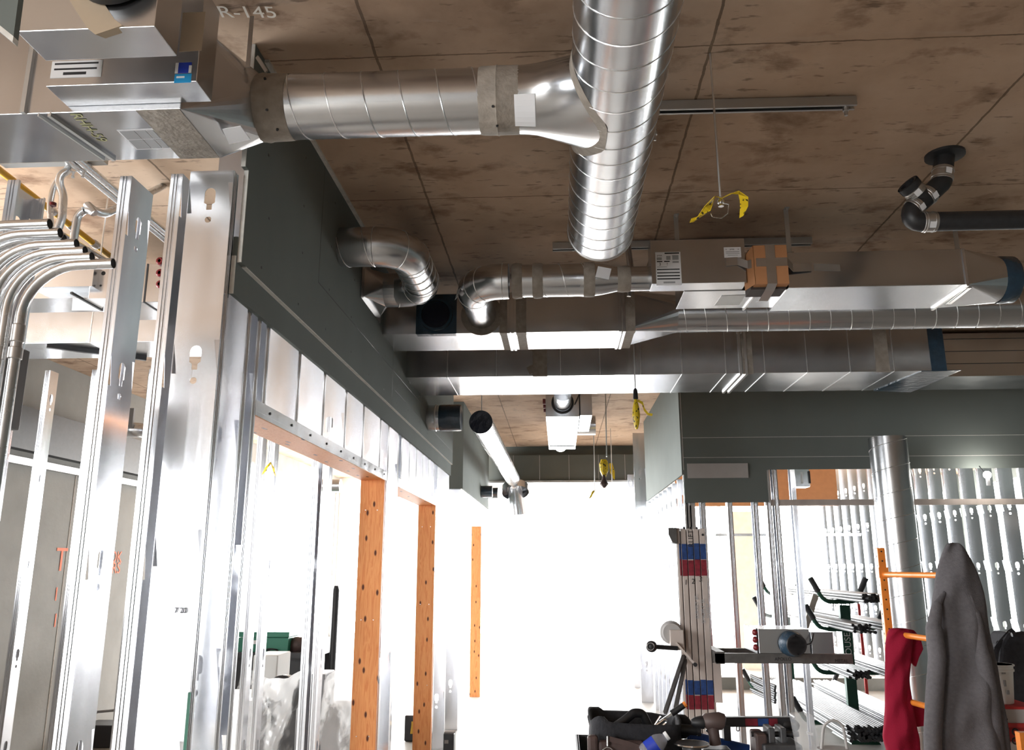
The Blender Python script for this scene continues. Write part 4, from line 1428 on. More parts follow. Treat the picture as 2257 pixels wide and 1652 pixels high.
# ------------------------------------------------------------------ bent conduits in front of the studs
cyq = 1.9
ends = [(110, 493, 1.93), (133, 513, 1.93), (142, 527, 1.98), (169, 537, 1.93), (188, 553, 1.93), (203, 566, 1.93), (197, 574, 2.0), (250, 580, 1.93)]
for i, (px, py, d) in enumerate(ends):
    e = P(px, py, y=d)
    R_ = .13
    vx = P(px, py, y=d).x - (.36 if i == 7 else .34)
    vx = P({0: -140, 1: -100, 2: -92, 3: -58, 4: -28, 5: 3, 6: -12, 7: 36}[i], 760, y=d).x
    path = fillet([e, V((vx, d, e.z - .004)), V((vx, d, e.z - 1.1))], .14, 10)
    mb = MB().pipe(path, .0137, 18, .0016)
    o = mb.build('bent_conduit', 'conduit_steel', base=e, smooth=True)
    tag(o, ('topmost bent steel conduit of the row, its open end beside the stud', 'second bent steel conduit from the top of the row', 'third bent steel conduit from the top, half behind the second', 'fourth bent steel conduit from the top of the row',
            'fifth bent steel conduit from the top of the row', 'sixth bent steel conduit from the top of the row', 'bent steel conduit tucked behind the sixth one', 'lowest and longest bent steel conduit of the row')[i], 'conduit', 'bent conduits by the partition')
    MB().lathe(e + V((-.004, 0, 0)), (-1, 0, 0), [(0, .0122), (.002, .0122)], 16).build('bore', 'black_rubber', o)
    if i == 7:
        c = V((vx, d, P(33, 715, y=d).z))
        MB().lathe(c, (0, 0, -1), [(0, .0138), (.003, .0165), (.045, .0165), (.048, .0138), (.06, .0138), (.063, .0175), (.09, .0175), (.092, .014)], 16).build('coupling', 'coupling_steel', o, smooth=True)
a = P(-60, 765, y=2.05); b = P(28, 860, y=2.05)
t_ = MB().box((a.x, 2.0, b.z - .1), (b.x, 2.1, a.z)).build('junction_box', 'grey_plastic', bevel=.004)
tag(t_, 'grey junction box under the bent conduits at the picture edge', 'box')
MB().lathe((b.x - .02, 2.0, b.z + .04), (0, -1, 0), [(0, .02), (.004, .02)], 14).build('knockout', 'black_rubber', t_)

# conduits along the ceiling over the next room
for i, (dx, lab) in enumerate(((0, 'straight ceiling conduit in the clamp, nearer the picture edge of two'), (.045, 'straight ceiling conduit in the clamp, nearer the partition of two'))):
    a, b = P(150, 352, z=3.36), P(370, 528, z=3.36)
    x = a.x + dx
    o = MB().tube([(x, a.y - .4, 3.36), (b.x + dx, b.y + 3.0, 3.36)], .017, 14).build('ceiling_conduit', 'conduit_steel', smooth=True, base=(x, a.y, 3.343))
    tag(o, lab, 'conduit', 'ceiling conduits over the next room')
a = P(173, 370, z=3.36)
t = thing('conduit_clamp', 'small strut with two conduit clamps below the terminal box', 'clamp', a)
MB().box((a.x - .35, a.y - .02, 3.38), (a.x + .12, a.y + .02, 3.42)).build('strut', 'strut_steel', t)
mb = MB()
for k in (-.02, .025):
    mb.ring((a.x + k, a.y, 3.36), (0, 1, 0), .019, .003, 16); mb.lathe((a.x + k, a.y, 3.342), (0, 0, -1), [(0, .006), (.02, .004), (.022, .007), (.028, .007)], 8)
mb.build('clamp_ring', 'coupling_steel', t, smooth=True)
a, b = P(-10, 368, z=3.38), P(218, 545, z=3.38)
d_ = (b - a)
o = MB().tube([a - d_ * .2, b + d_ * .6], .016, 12).build('yellow_pipe', 'yellow_pipe', smooth=True)
tag(o, 'yellow gas pipe along the ceiling over the next room', 'pipe')
mb = MB()
for k in (.45, .66, .92): MB().lathe(a + d_ * k, d_, [(0, .018), (.01, .022), (.05, .022), (.06, .018)], 12).build('fitting', 'coupling_steel', o, smooth=True)
a, b = P(30, 450, z=3.33), P(260, 590, z=3.33)
o = MB().tube([a, b + (b - a) * .4], .013, 12).build('ceiling_conduit', 'conduit_steel', smooth=True)
tag(o, 'ceiling conduit running below the yellow gas pipe', 'conduit', 'ceiling conduits over the next room')
yy = 3.1
o = MB().tube(fillet([q(165, 506) - V((0, 0, .1)), q(172, 466), q(200, 460), V((q(216, 480).x, yy, q(216, 480).z)), V((q(217, 480).x, yy + .5, CEIL))], .05, 5), .0165, 14).build('conduit_bend', 'conduit_steel', smooth=True)
tag(o, 'hook-shaped conduit bend above the bent conduit row', 'conduit')
o = MB().tube(fillet([V((q(118, 392).x, yy + .2, CEIL)), q(126, 392), q(140, 430), q(137, 480), q(128, 505)], .12, 5), .0165, 14).build('conduit_bend', 'conduit_steel', smooth=True)
tag(o, 'steep conduit loop beside the punched stud, outer of two', 'conduit')
o = MB().tube(fillet([V((q(120, 392).x, yy + .15, CEIL)), q(118, 410), q(110, 450), q(112, 500)], .12, 5), .012, 12).build('conduit_bend', 'conduit_steel', smooth=True)
tag(o, 'steep conduit loop with a red tape band beside the punched stud', 'conduit')
MB().lathe(q(117, 447), (0, 0, -1), [(0, .014), (.014, .014)], 12).build('tape_band', 'red_plug', o)
yy = 3.6
o = MB().tube([V((q(237, 440).x, yy, CEIL)), q(222, 560)], .0045, 6).build('threaded_rod', 'seam_steel')
tag(o, 'thin threaded rod between the hook-shaped bend and the stud', 'rod')

# ------------------------------------------------------------------ material lift with a duct unit on its forks
ly = 5.35
a = P(1490, 1163, y=ly); b = P(1553, 1163, y=ly)
mx0, mx1, mtop = a.x, b.x + .004, a.z
t = thing('material_lift', 'scuffed upright material lift with blue and red bands, winch and forks', 'lift', ((mx0 + mx1) / 2, ly, 0))
w = (mx1 - mx0)
mb = MB()
xs = [mx0 + w * f for f in (0, .14, .345, .565, .775, 1.0)]
for k, (p, q_) in enumerate(zip(xs, xs[1:])):
    mb.box((p + .0025, ly + (.0 if k else .004), .12), (q_ - .0025, ly + .05 + .04 * k, mtop - (.004 if k else 0)))
mast = mb.build('mast', 'mast_paint', t, bevel=.003)
MB().box((mx0, ly + .012, .12), (mx1, ly + .05, mtop - .02)).build('mast_gap', 'black_rubber', t)
for z0p, z1p, m in ((1197, 1232, 'band_blue'), (1232, 1268, 'band_red'), (1497, 1530, 'band_blue'), (1530, 1562, 'band_red')):
    z1_, z0_ = P(1520, z0p, y=ly).z, P(1520, z1p, y=ly).z
    mb = MB()
    for k, (p, q_) in enumerate(zip(xs, xs[1:])):
        if k == 0: mb.box((p + w * .08, ly + .0025, z0_), (q_ - .003, ly + .0041, z1_))
        else: mb.box((p + .003, ly - .0016, z0_ - .002 * (k % 2)), (q_ - .003, ly + .001, z1_ - .003 * (k % 3)))
    mb.build('paint_band', m, t)
txt('RLIFT', P(1523, 1186, y=ly - .003), (0, 0, 1), (-1, 0, 0), .045, 'ink', t)
for s, px, py in (('1', 1512, 1283), ('2', 1528, 1281), ('3', 1544, 1276)):
    txt(s, P(px, py, y=ly - .003), (1, 0, -.1), (.1, 0, 1), .045, 'ink', t)
for s, px, py, k in (('SURREY BC', 1536, 1335, .03), ('SHORT SL', 1550, 1345, .034), ('SHEET', 1561, 1345, .032)):
    txt(s, P(px, py, y=ly - .003), (0, 0, 1), (-1, 0, 0), k, 'ink_grey', t)
mb = MB()
for px, py in ((1508, 1160), (1522, 1160), (1536, 1160), (1549, 1175)):
    mb.lathe(P(px, py + 3, y=ly - .001), (0, -1, 0), [(0, .008), (.004, .006)], 8)
mb.build('bolt', 'black_rubber', t)
a = P(1472, 1160, y=ly); 
MB().prism([(a.x, ly - .02, mtop), (mx0, ly - .02, mtop), (mx0, ly - .02, mtop - .1), (mx0 - .03, ly - .02, mtop - .09), (a.x, ly - .02, mtop - .04)], (0, .09, 0)).build('top_bracket', 'lift_steel', t)
# winch
c = P(1480, 1393, y=ly)
MB().lathe(c + V((0, .03, 0)), (0, -1, 0), [(0, .066), (.02, .07), (.035, .07), (.04, .062), (.06, .055)], 28).build('winch_drum', 'patch_grey', t, smooth=True)
MB().box((P(1474, 1390, y=ly).x, ly - .06, P(1474, 1430, y=ly).z), (mx0 + .01, ly + .0, P(1474, 1386, y=ly).z)).build('winch_housing', 'mast_paint', t, bevel=.004)
h0, h1 = P(1490, 1416, y=ly - .07), P(1531, 1463, y=ly - .09)
MB().bar(h0, h1, .012, .02, (0, 1, 0)).build('crank', 'mast_paint', t)
MB().lathe(h1, (0, -1, 0), [(-.02, .010), (.03, .012)], 12).build('crank_knob', 'black_rubber', t)
g0, g1 = P(1493, 1428, y=ly - .07), P(1436, 1424, y=ly - .1)
mb = MB().tube([g0, g1], .013, 12); mb.ball(g1, .034, 16, 10)
mb.build('crank_handle', 'black_rubber', t, smooth=True)
MB().ring(P(1434, 1424, y=ly - .128), (0, 1, 0), .02, .004, 20).build('handle_ring', 'bright_metal', t)
for p0, p1 in (((1507, 1445), (1466, 1570)), ((1511, 1455), (1489, 1560))):
    MB().bar(P(*p0, y=ly - .02), P(*p1, y=ly - .35), .02, .02).build('brace', 'lift_steel', t)
# base legs on the floor
mb = MB()
for dx in (-.28, .35):
    mb.box((mx0 + dx, ly - .75, .05), (mx0 + dx + .06, ly + .3, .12)); mb.lathe((mx0 + dx + .03, ly - .7, .05), (1, 0, 0), [(-.02, .05), (.02, .05)], 16); mb.lathe((mx0 + dx + .03, ly + .2, .05), (1, 0, 0), [(-.02, .05), (.02, .05)], 16)
mb.box((mx0 - .28, ly + .0, .06), (mx0 + .41, ly + .09, .12))
mb.build('base_frame', 'lift_steel', t)
# carriage and forks
a = P(1578, 1432, y=ly - .02); b = P(1598, 1560, y=ly)
MB().box((mx1 + .002, ly + .0, P(1590, 1548, y=ly).z), (mx1 + .05, ly + .05, P(1590, 1460, y=ly).z)).build('carriage', 'mast_paint', t)
fy = ly - .14
za = P(1700, 1440, y=fy).z
a = P(1580, 1445, y=fy); e = P(1880, 1450, y=fy)
mb = MB().box((mx1, fy, za - .055), (e.x, fy + .04, za)); mb.box((mx1, fy + .32, za - .055), (e.x - .05, fy + .36, za)); mb.box((mx1 - .0, fy, za - .06), (mx1 + .05, fy + .36, za + .01))
mb.build('fork', 'lift_steel', t)
txt('APOLLO', P(1726, 1452, y=fy - .001), (1, 0, 0), (0, 0, 1), .026, 'ink', t)
txt('METAL', P(1855, 1456, y=fy - .001), (1, 0, 0), (0, 0, 1), .026, 'ink', t)
# duct unit on the forks
a = P(1668, 1386, y=fy + .01)
ux0, ux1, ux2 = P(1672, 1400, y=fy).x, P(1785, 1400, y=fy).x, P(1836, 1400, y=fy).x
uz1 = P(1730, 1386, y=fy).z
t = thing('boxed_air_unit', 'bare metal air unit on the lift forks, round inlet in blue film, three plugs', 'air unit', (ux0, fy, za))
MB().box((ux0, fy + .01, za), (ux1, fy + .34, uz1)).build('casing', 'galvanized', t, bevel=.002)
MB().box((ux1 + .006, fy + .0, za), (ux2, fy + .3, uz1 - .015)).build('control_box', 'galvanized', t, bevel=.002)
MB().box((ux0 - .012, fy + .005, za), (ux0 - .004, fy + .345, uz1 + .004)).build('coil_flange', 'dark_iron', t)
c = P(1748, 1418, y=fy)
MB().lathe(c + V((-.01, .01, 0)), (.1, -1, 0), [(0, .076), (.01, .074), (.05, .072), (.09, .058)], 28, False, False).build('inlet_collar', 'blue_film', t, smooth=True)
MB().lathe(c + V((-.01, .01, 0)), (.1, -1, 0), [(.086, .052), (.087, .052)], 28).build('inlet_film', 'cap_film', t)
MB().lathe(c + V((-.01, .01, 0)), (.1, -1, 0), [(.085, .058), (.09, .062), (.096, .058), (.096, .05), (.07, .05)], 28, False, False).build('inlet_rim', 'dark_iron', t, smooth=True)
mb = MB()
for py in (1392, 1408, 1425):
    cc = P(1666, py, y=fy + .05)
    mb.ball((ux0 - .015, fy + .02, cc.z), .019, 12, 8)
mb.build('plug', 'red_plug', t, smooth=True)
MB().tube(fillet([c + V((.05, -.03, 0)), c + V((.09, -.06, .0)), c + V((.12, -.02, .06))], .03, 3), .004, 6).build('cable', 'black_rubber', t, smooth=True)
# ------------------------------------------------------------------ pipe rack with loaded conduits
ry = 8.9
t = thing('pipe_rack', 'green steel pipe rack with black hooked arms, loaded with conduits', 'rack', (P(1870, 1450, y=ry).x, ry, 0))
rx = P(1870, 1450, y=ry).x
lx = rx
for X, Y, nm in ((rx, ry, 1), (lx, ry + 2.3, 2)):
    mb = MB().box((X - .05, Y - .03, .1), (X + .05, Y + .03, P(1860, 1333, y=ry).z)); mb.loft([rect_ring((X, Y, .14), (.06, 0, 0), (0, .05, 0), 8), rect_ring((X, Y, .0), (.14, 0, 0), (0, .3, 0), 8)])
    o = mb.build('upright', 'rack_green', t)
txt('HOUSE', (rx, ry - .032, P(1860, 1425, y=ry).z), (0, 0, 1), (-1, 0, 0), .09, 'label_white', t)
MB().bar((rx, ry, .12), (lx, ry + 2.3, .12), .06, .06).build('base_rail', 'rack_green', t)
MB().bar(P(1770, 1400, y=ry + .1), P(1798, 1310, y=ry + .1), .06, .03, (0, 1, 0)).build('diagonal', 'mast_paint', t)
tiers = []
for py, hw, cxo in ((1325, .28, -.05), (1385, .40, .0), (1480, .44, .0), (1590, .60, .0)):
    z = P(1850, py, y=ry).z
    tiers.append(z)
    for X, Y in ((rx + cxo, ry - .05), (lx + cxo, ry + 2.25)):
        mb = MB().tube(fillet([(X - hw, Y, z + .24), (X - hw + .12, Y, z + .0), (X + hw - .12, Y, z + .0), (X + hw, Y, z + .22)], .12, 4), .022, 10)
        o = mb.build('cradle_arm', 'rack_green', t, smooth=True)
        mb = MB()
        for s in (-1, 1):
            e0 = V((X + s * hw, Y, z + .235)); e1 = V((X + s * (hw - .07), Y, z + .10))
            mb.tube([e0, e1], .03, 10)
        mb.build('arm_sleeve', 'black_rubber', o, smooth=True)
# one conduit with its dark end, copied for every conduit on the rack
dv = V((.02, 1, .0)).normalized()
LEN = 3.05
c0_ = MB().tube([(0, 0, 0), V(dv) * LEN], .0135, 8).build('stored_conduit', 'stored_steel', base=(0, 0, 0), smooth=True)
MB().tube([V(dv) * -.004, V(dv) * .03], .0150, 8).build('end_cap', 'black_rubber', c0_, smooth=True)
random.seed(3)
first = True
tier_sets = [(0, -.16, 7, 3, -.02, 'in the topmost cradle'), (1, -.27, 6, 3, -.05, 'second cradle, lift side of the upright'), (1, .09, 6, 3, -.1, 'second cradle, shirt side of the upright'),
             (2, -.30, 7, 3, .1, 'third cradle, lift side of the upright'), (2, .09, 7, 3, .0, 'third cradle, shirt side of the upright'),
             (3, -.47, 12, 5, -.25, 'bottom cradle, lift side of the upright'), (3, .09, 11, 4, -.1, 'bottom cradle, shirt side of the upright')]
for tn, xo, nx, nz, yo, words_ in tier_sets:
    for j in range(nz):
        for i in range(nx - (j % 2)):
            p = V((rx + .08 + xo + i * .0305 + (.015 if j % 2 else 0), ry + yo + random.uniform(-.07, .07), tiers[tn] + .036 + j * .027))
            p -= dv * .85
            if first:
                o = c0_; o.location = p; ORG[o.name] = p; first = False
            else:
                o = copy_tree(c0_, p)
            tag(o, 'galvanized conduit on the pipe rack, ' + words_, 'conduit', 'conduits ' + words_)

# plastic film wrapped over the rack's back end
def crumple(u0, v0, uvec, vvec, nu, nv, amp, seed, name, matn, label, sag=None, cat='sheet'):
    random.seed(seed)
    vs = []
    ph = [random.uniform(0, 6.28) for _ in range(8)]
    nrm = V(uvec).cross(V(vvec)).normalized()
    for i in range(nu + 1):
        for j in range(nv + 1):
            u, v = i / nu, j / nv
            d = amp * (1.4 * math.sin(6 * u + ph[0] + 3 * v) + 1.5 * abs(math.sin(5 * u * (1.6 - v) + ph[1])) + .9 * abs(math.sin(11 * u - 5 * v + ph[2])) + .25 * math.sin(31 * v + 23 * u + ph[3]) + random.uniform(-.2, .2))
            p = V(u0) + V(uvec) * u + V(vvec) * v + nrm * d
            if sag: p += sag(u, v)
            vs.append(p)
    fs = [(i * (nv + 1) + j, (i + 1) * (nv + 1) + j, (i + 1) * (nv + 1) + j + 1, i * (nv + 1) + j + 1) for i in range(nu) for j in range(nv)]
    mb = MB().add(vs, fs)
    o = mb.build(name, matn, smooth='full')
    return tag(o, label, cat)


a = P(1668, 1310, y=9.6)
crumple(P(1672, 1400, y=9.6), (0, 0, 0), P(1765, 1400, y=9.6) - P(1672, 1400, y=9.6), P(1690, 1295, y=9.6) - P(1672, 1400, y=9.6), 18, 18, .03, 5, 'plastic_wrap', 'poly_sheet', 'white plastic wrap bundled around the conduits behind the double stud')
crumple(V((P(1690, 1600, y=8.85).x, 8.85, .02)), (0, 0, 0), P(1722, 1600, y=8.85) - P(1690, 1600, y=8.85), V((.04, 0, P(1700, 1490, y=8.85).z)), 10, 20, .03, 9, 'plastic_wrap', 'poly_sheet', 'clear plastic wrap hanging around the low conduit bundle')
for k in range(8):
    p = P(1655 + (k % 3) * 4, 1488 + k * 5, y=9.0)
    e = p + (P(1700, 1508 + k * 5, y=8.7) - p) * 1.2
    o = MB().tube([p, e], .014, 8).build('stored_conduit', 'stored_steel', smooth=True)
    tag(o, 'conduit end sticking out of the clear plastic wrap beside the lift', 'conduit', 'conduits in the clear plastic wrap')
# red strip and low kerb beyond
o = MB().box((P(1890, 1330, y=10.5).x, 10.5, 0), (P(1896, 1330, y=10.5).x, 10.52, P(1890, 1330, y=10.5).z)).build('red_strip', 'crate_red')
tag(o, 'thin red upright strip behind the pipe rack', 'strip')
struct(MB().box((1.3, 12.2, 0), (4.6, 12.4, .16)), 'trim_10', 'concrete_wall')

# ------------------------------------------------------------------ standing spiral duct
sy_ = 6.75
a = P(1915, 965, y=sy_); b = P(1995, 960, y=sy_)
r = (b.x - a.x) / 2
c = V(((a.x + b.x) / 2, sy_, 0))
t = thing('standing_spiral_duct', 'shiny spiral duct standing on end before the dark bulkhead', 'duct', c)
spiral_duct(t, c + V((.0, 0, .002)), V((c.x, sy_, a.z)), r, .195, 48, ph=2.0)

# ------------------------------------------------------------------ orange scaffold end frame with clothes
A0 = P(1944, 1300, y=5.1); B0 = P(2100, 1300, y=4.45)
zt = P(1936, 1207, y=5.1).z
t = thing('orange_scaffold', 'orange ladder-like scaffold end frame with round rungs and punched uprights', 'scaffold', (A0.x, A0.y, 0))
AX = P(1948, 1300, y=5.1).x
a2, b2 = V((AX, 5.1, 0)), V((B0.x, 4.45, 0))
for p, nm in ((a2, 0), (b2, 1)):
    o = MB().box((p.x - .022, p.y - .022, .02), (p.x + .022, p.y + .022, zt - (.0 if nm == 0 else .06))).build('upright', 'orange_paint', t, bevel=.003)
    mb = MB()
    for k in range(30):
        mb.lathe((p.x - .0222, p.y, .12 + k * .055), (-1, 0, 0), [(0, .007), (.0008, .007)], 8)
        mb.lathe((p.x, p.y - .0222, .1475 + k * .055), (0, -1, 0), [(0, .005), (.0008, .005)], 8)
    mb.build('punched_hole', 'black_rubber', o)
for z in (P(2000, 1266, y=4.9).z, P(2020, 1402, y=4.85).z, P(2030, 1552, y=4.85).z, .35):
    MB().tube([V((a2.x, a2.y, z)), V((b2.x, b2.y, z))], .016, 14).build('rung', 'orange_paint', t, smooth=True)
MB().box((AX - .028, 5.1 - .028, P(1944, 1250, y=5.1).z - .06), (AX + .028, 5.1 + .028, P(1944, 1250, y=5.1).z)).build('sleeve', 'orange_paint', t)
o = MB().box((P(2240, 1600, y=4.0).x, 3.98, .0), (P(2300, 1600, y=4.0).x, 4.02, P(2240, 1612, y=4.0).z)).build('scaffold_upright', 'orange_paint')
tag(o, 'lower orange scaffold member at the very corner of the picture', 'scaffold')


def hung_cloth(label, name, rows, y, depth, matn, seed, folds, cat, tilt=0.0, extra=None):
    """rows of (py, left px, right px): a garment hanging in folds"""
    random.seed(seed)
    n = 48
    ph = [random.uniform(0, 6.28) for _ in range(6)]
    rings = []
    R = []
    for (p0, p1) in zip(rows, rows[1:]):
        m = max(2, int(abs(p1[0] - p0[0]) / 14))
        for k in range(m): R.append([p0[i] + (p1[i] - p0[i]) * k / m for i in range(3)])
    R.append(rows[-1])
    for idx, (py, l, rr) in enumerate(R):
        f = idx / (len(R) - 1)
        a, b = P(l, py, y=y), P(rr, py, y=y)
        c = (a + b) / 2
        hw = (b.x - a.x) / 2
        hd = min(depth, hw * .9) * (.6 + .4 * f)
        ring = []
        for k in range(n):
            th = 2 * math.pi * k / n
            fold = 1 + (.03 + .20 * f) * (math.sin(folds * th + ph[0] + 1.2 * f) * .6 + math.sin((folds + 3) * th + ph[1] - 2 * f) * .4) * (abs(math.sin(th)) ** .5)
            wr = .012 * math.sin(9 * f * 3 + 3 * th + ph[2])
            ring.append(V((c.x + hw * math.cos(th), y + (hd * fold + wr) * math.sin(th) + tilt * f, c.z)))
        rings.append(ring)
    o = MB().loft(rings).build(name, matn, smooth='full', sub=1)
    return tag(o, label, cat)


hd = hung_cloth('dark grey hoodie hanging by its hood from the orange scaffold frame', 'hanging_hoodie',
           [(1195, 2088, 2112), (1204, 2082, 2122), (1222, 2075, 2134), (1255, 2064, 2150), (1300, 2056, 2163), (1330, 2052, 2168), (1400, 2054, 2176), (1450, 2060, 2186), (1520, 2058, 2198), (1590, 2054, 2208), (1660, 2052, 2216), (1760, 2050, 2225)],
           4.42, .13, 'grey_cloth', 4, 5, 'hoodie', -.05)
# sleeves hanging against the body
for k, sl in enumerate(([(2085, 1300), (2066, 1330), (2058, 1380), (2066, 1450), (2060, 1530), (2056, 1620), (2058, 1720)], [(2130, 1290), (2150, 1350), (2164, 1440), (2182, 1540), (2194, 1640), (2200, 1720)])):
    ptl = [P(px, py, y=4.36 - .05 * min(1, max(0, i - .5))) for i, (px, py) in enumerate(sl)]
    MB().tube(fillet(ptl, .05, 2), [.012 + .03 * min(1, i / 6) for i in range(len(fillet(ptl, .05, 2)))], 14).build('sleeve', 'grey_cloth', hd, smooth=True, sub=1)
sh = hung_cloth('dark red shirt hanging over the rungs of the orange scaffold frame', 'hanging_shirt',
           [(1383, 1962, 1998), (1392, 1956, 2010), (1410, 1953, 2012), (1440, 1951, 2008), (1500, 1951, 2004), (1560, 1951, 2012), (1600, 1949, 2020), (1625, 1945, 2026), (1660, 1956, 2027), (1740, 1958, 2030)],
           4.95, .07, 'red_cloth', 8, 4, 'shirt')
mb = MB()
pts = [P(x, y, y=4.99) for x, y in ((1992, 1384), (2015, 1388), (2030, 1405), (2036, 1430), (2027, 1448), (2020, 1470), (2008, 1458), (1998, 1430), (1990, 1400))]
mb.prism(pts, (0, .03, 0))
mb.build('shirt_fold', 'red_cloth', sh, bevel=.006)
mb = MB()
pts = [P(x, y, y=4.99) for x, y in ((2008, 1548), (2050, 1560), (2050, 1598), (2020, 1602), (2010, 1590))]
mb.prism(pts, (0, .03, 0))
mb.build('shirt_fold', 'red_cloth', sh, bevel=.006)

# ------------------------------------------------------------------ things at the picture's lower corner: bag, bucket, crate
by_ = 4.9
o = MB()
t = thing('black_bag', 'black gear bag with hanging straps behind the white bucket', 'bag', P(2240, 1560, y=by_))
pts = [P(x, y, y=by_) for x, y in ((2205, 1420), (2222, 1392), (2240, 1395), (2270, 1400), (2290, 1560), (2225, 1560), (2200, 1480))]
MB().prism(pts, (0, .18, 0)).build('bag_body', 'black_cloth', t, bevel=.02)
MB().ribbon([P(2195, 1425, y=4.85), P(2206, 1408, y=4.85), P(2226, 1386, y=4.85), P(2238, 1398, y=4.85)], [V((.012, 0, .006))] * 4, .002).build('strap', 'black_cloth', t)
MB().ribbon([P(2204, 1410, y=4.86), P(2194, 1440, y=4.86), P(2192, 1470, y=4.86)], [V((.018, 0, .004))] * 3, .002).build('strap', 'black_cloth', t)
MB().tube([P(2230, 1398, y=4.84), P(2252, 1395, y=4.84), P(2275, 1400, y=4.84)], .012, 8).build('handle', 'black_rubber', t, smooth=True)
cz = P(2200, 1548, y=4.6).z
c = P(2204, 1548, y=4.6)
t = thing('plastic_bucket', 'white plastic bucket with a rim and printed side, on the red crate', 'bucket', c)
hh = P(2204, 1462, y=4.6).z - c.z
MB().lathe(c, (0, 0, 1), [(0, .060), (.004, .064), (hh * .82, .078), (hh * .83, .084), (hh * .88, .084), (hh * .89, .080), (hh * .96, .081), (hh * .97, .088), (hh, .088), (hh, .08), (hh * .5, .07)], 32, True, False).build('pail', 'bucket_white', t, smooth=True)
mb = MB()
for px, py, w_, h_ in ((2192, 1482, .018, .012), (2212, 1482, .018, .012), (2215, 1505, .010, .03), (2222, 1525, .012, .02)):
    p = P(px, py, y=4.6 - .079)
    mb.obox(p, (w_ / 2, 0, 0), (0, 0, h_ / 2), (0, .003, 0))
mb.build('print', 'ink_grey', t)
t = thing('red_crate', 'red-edged crate with a pale arrow-marked panel, under the white bucket', 'crate', (c.x + .1, 4.6, c.z - .32))
x0, x1 = P(2206, 1560, y=4.5).x, P(2290, 1560, y=4.5).x
z_ = [P(2230, k, y=4.5).z for k in (1550, 1562, 1592, 1602, 1660, 1720)]
mb = MB().box((x0 - .03, 4.49, z_[1]), (x1, 4.75, c.z - .001)); mb.box((x0 - .02, 4.485, z_[3]), (x1, 4.75, z_[2])); mb.box((x0, 4.53, z_[5]), (x1, 4.74, z_[3]))
mb.build('crate_body', 'crate_red', t, bevel=.003)
pn = MB().box((x0 - .02, 4.496, z_[2]), (x1, 4.7, z_[1])).build('panel', 'patch_grey', t)
mb = MB(); p = P(2216, 1576, y=4.494); mb.box((p.x - .003, 4.494, p.z - .018), (p.x + .003, 4.4965, p.z + .03)); mb.prism([(p.x - .01, 4.494, p.z - .015), (p.x + .01, 4.494, p.z - .015), (p.x, 4.494, p.z - .034)], (0, .002, 0)); mb.build('arrow', 'ink', pn)
MB().box((x0, 4.5, z_[5]), (x1, 4.529, z_[4] + .05)).build('lower_panel', 'label_white', t)
MB().tube([P(2220, 1604, y=4.48), P(2222, 1635, y=4.48), P(2214, 1648, y=4.48)], .006, 8).build('red_hose', 'crate_red', t, smooth=True)
mb = MB()
for py in (1612, 1632): mb.ring(P(2238, py, y=4.48), (0, 1, .1), .014, .004, 16)
mb.build('ring_hook', 'dark_iron', t)

# ------------------------------------------------------------------ hung work light under the bulkhead
a = P(2176, 1046, y=7.25)
t = thing('work_light', 'bare glowing work light bulb in a small holder under the dark bulkhead', 'lamp', a)
MB().ball(a, .032, 16, 10).build('bulb', 'bulb_glow', t, smooth=True)
MB().lathe(a + V((0, 0, -.03)), (0, 0, -1), [(0, .016), (.06, .016)], 12).build('lamp_holder', 'label_white', t)
MB().tube([a + V((.0, .02, .0)), a + V((.02, .16, .1))], .004, 6).build('cable', 'black_rubber', t)
ld = bpy.data.lights.new('work_light_glow', 'POINT'); ld.energy = 25; ld.shadow_soft_size = .035; ld.color = (1, .95, .86)
lo = bpy.data.objects.new('work_light_glow', ld); COL.objects.link(lo); lo.parent = t
# small control unit above the brace board
a, b = P(1752, 1045, y=7.9), P(1786, 1072, y=7.9)
t = thing('control_unit', 'pale control unit with a black bracket, hanging just under the bulkhead by the studs', 'control unit', a)
MB().box((a.x, 7.9, b.z), (b.x, 8.05, a.z + .08)).build('case', 'galvanized', t, bevel=.003)
MB().box((a.x + .05, 8.0, a.z + .08), (a.x + .07, 8.003, CEIL)).build('strap', 'strut_steel', t)
mb = MB().box((b.x - .012, 7.885, b.z + .03), (b.x + .004, 7.9, a.z + .03)); mb.build('bracket', 'black_rubber', t)
mb = MB().box((a.x + .05, 7.896, b.z + .03), (a.x + .07, 7.9, a.z + .02)); mb.build('sticker', 'label_white', t)

# ------------------------------------------------------------------ work table with tools at the lower edge
TY = 3.25
TZ = P(1450, 1672, y=TY + .02).z
t = thing('work_table', 'dark steel work table carrying the tools, just below the picture', 'table', (.9, 3.0, 0))
MB().box((.12, 2.55, TZ - .03), (1.55, 3.34, TZ)).build('table_top', 'lift_steel', t, bevel=.003)
for x in (.18, 1.49):
    for y in (2.61, 3.28): MB().box((x - .025, y - .025, 0), (x + .025, y + .025, TZ - .03)).build('leg', 'lift_steel', t)
a = P(1272, 1625, y=3.2)
t = thing('steel_tray', 'shallow steel tray edge beside the black tool bag', 'tray', (a.x + .1, 3.1, TZ))
zr = a.z
mb = MB().box((a.x, 2.8, TZ), (a.x + .004, 3.26, zr)); mb.box((a.x, 3.256, TZ), (a.x + .2, 3.26, zr)); mb.box((a.x, 2.8, TZ), (a.x + .2, 3.26, TZ + .004)); mb.box((a.x - .006, 2.8, zr - .003), (a.x + .006, 3.262, zr))
mb.build('tray_body', 'cast_metal', t)

# tool bag
gy = 3.02
g = lambda x, y, d=0.0: P(x, y, y=gy + d)
t = thing('tool_bag', 'black open-mouthed tool bag with brown leather pockets and a hanging ring', 'bag', V((g(1400, 1640).x, gy, TZ)))
L0, R0 = g(1297, 1600).x, g(1500, 1600).x
zt = g(1400, 1590).z
front = []
n = 40


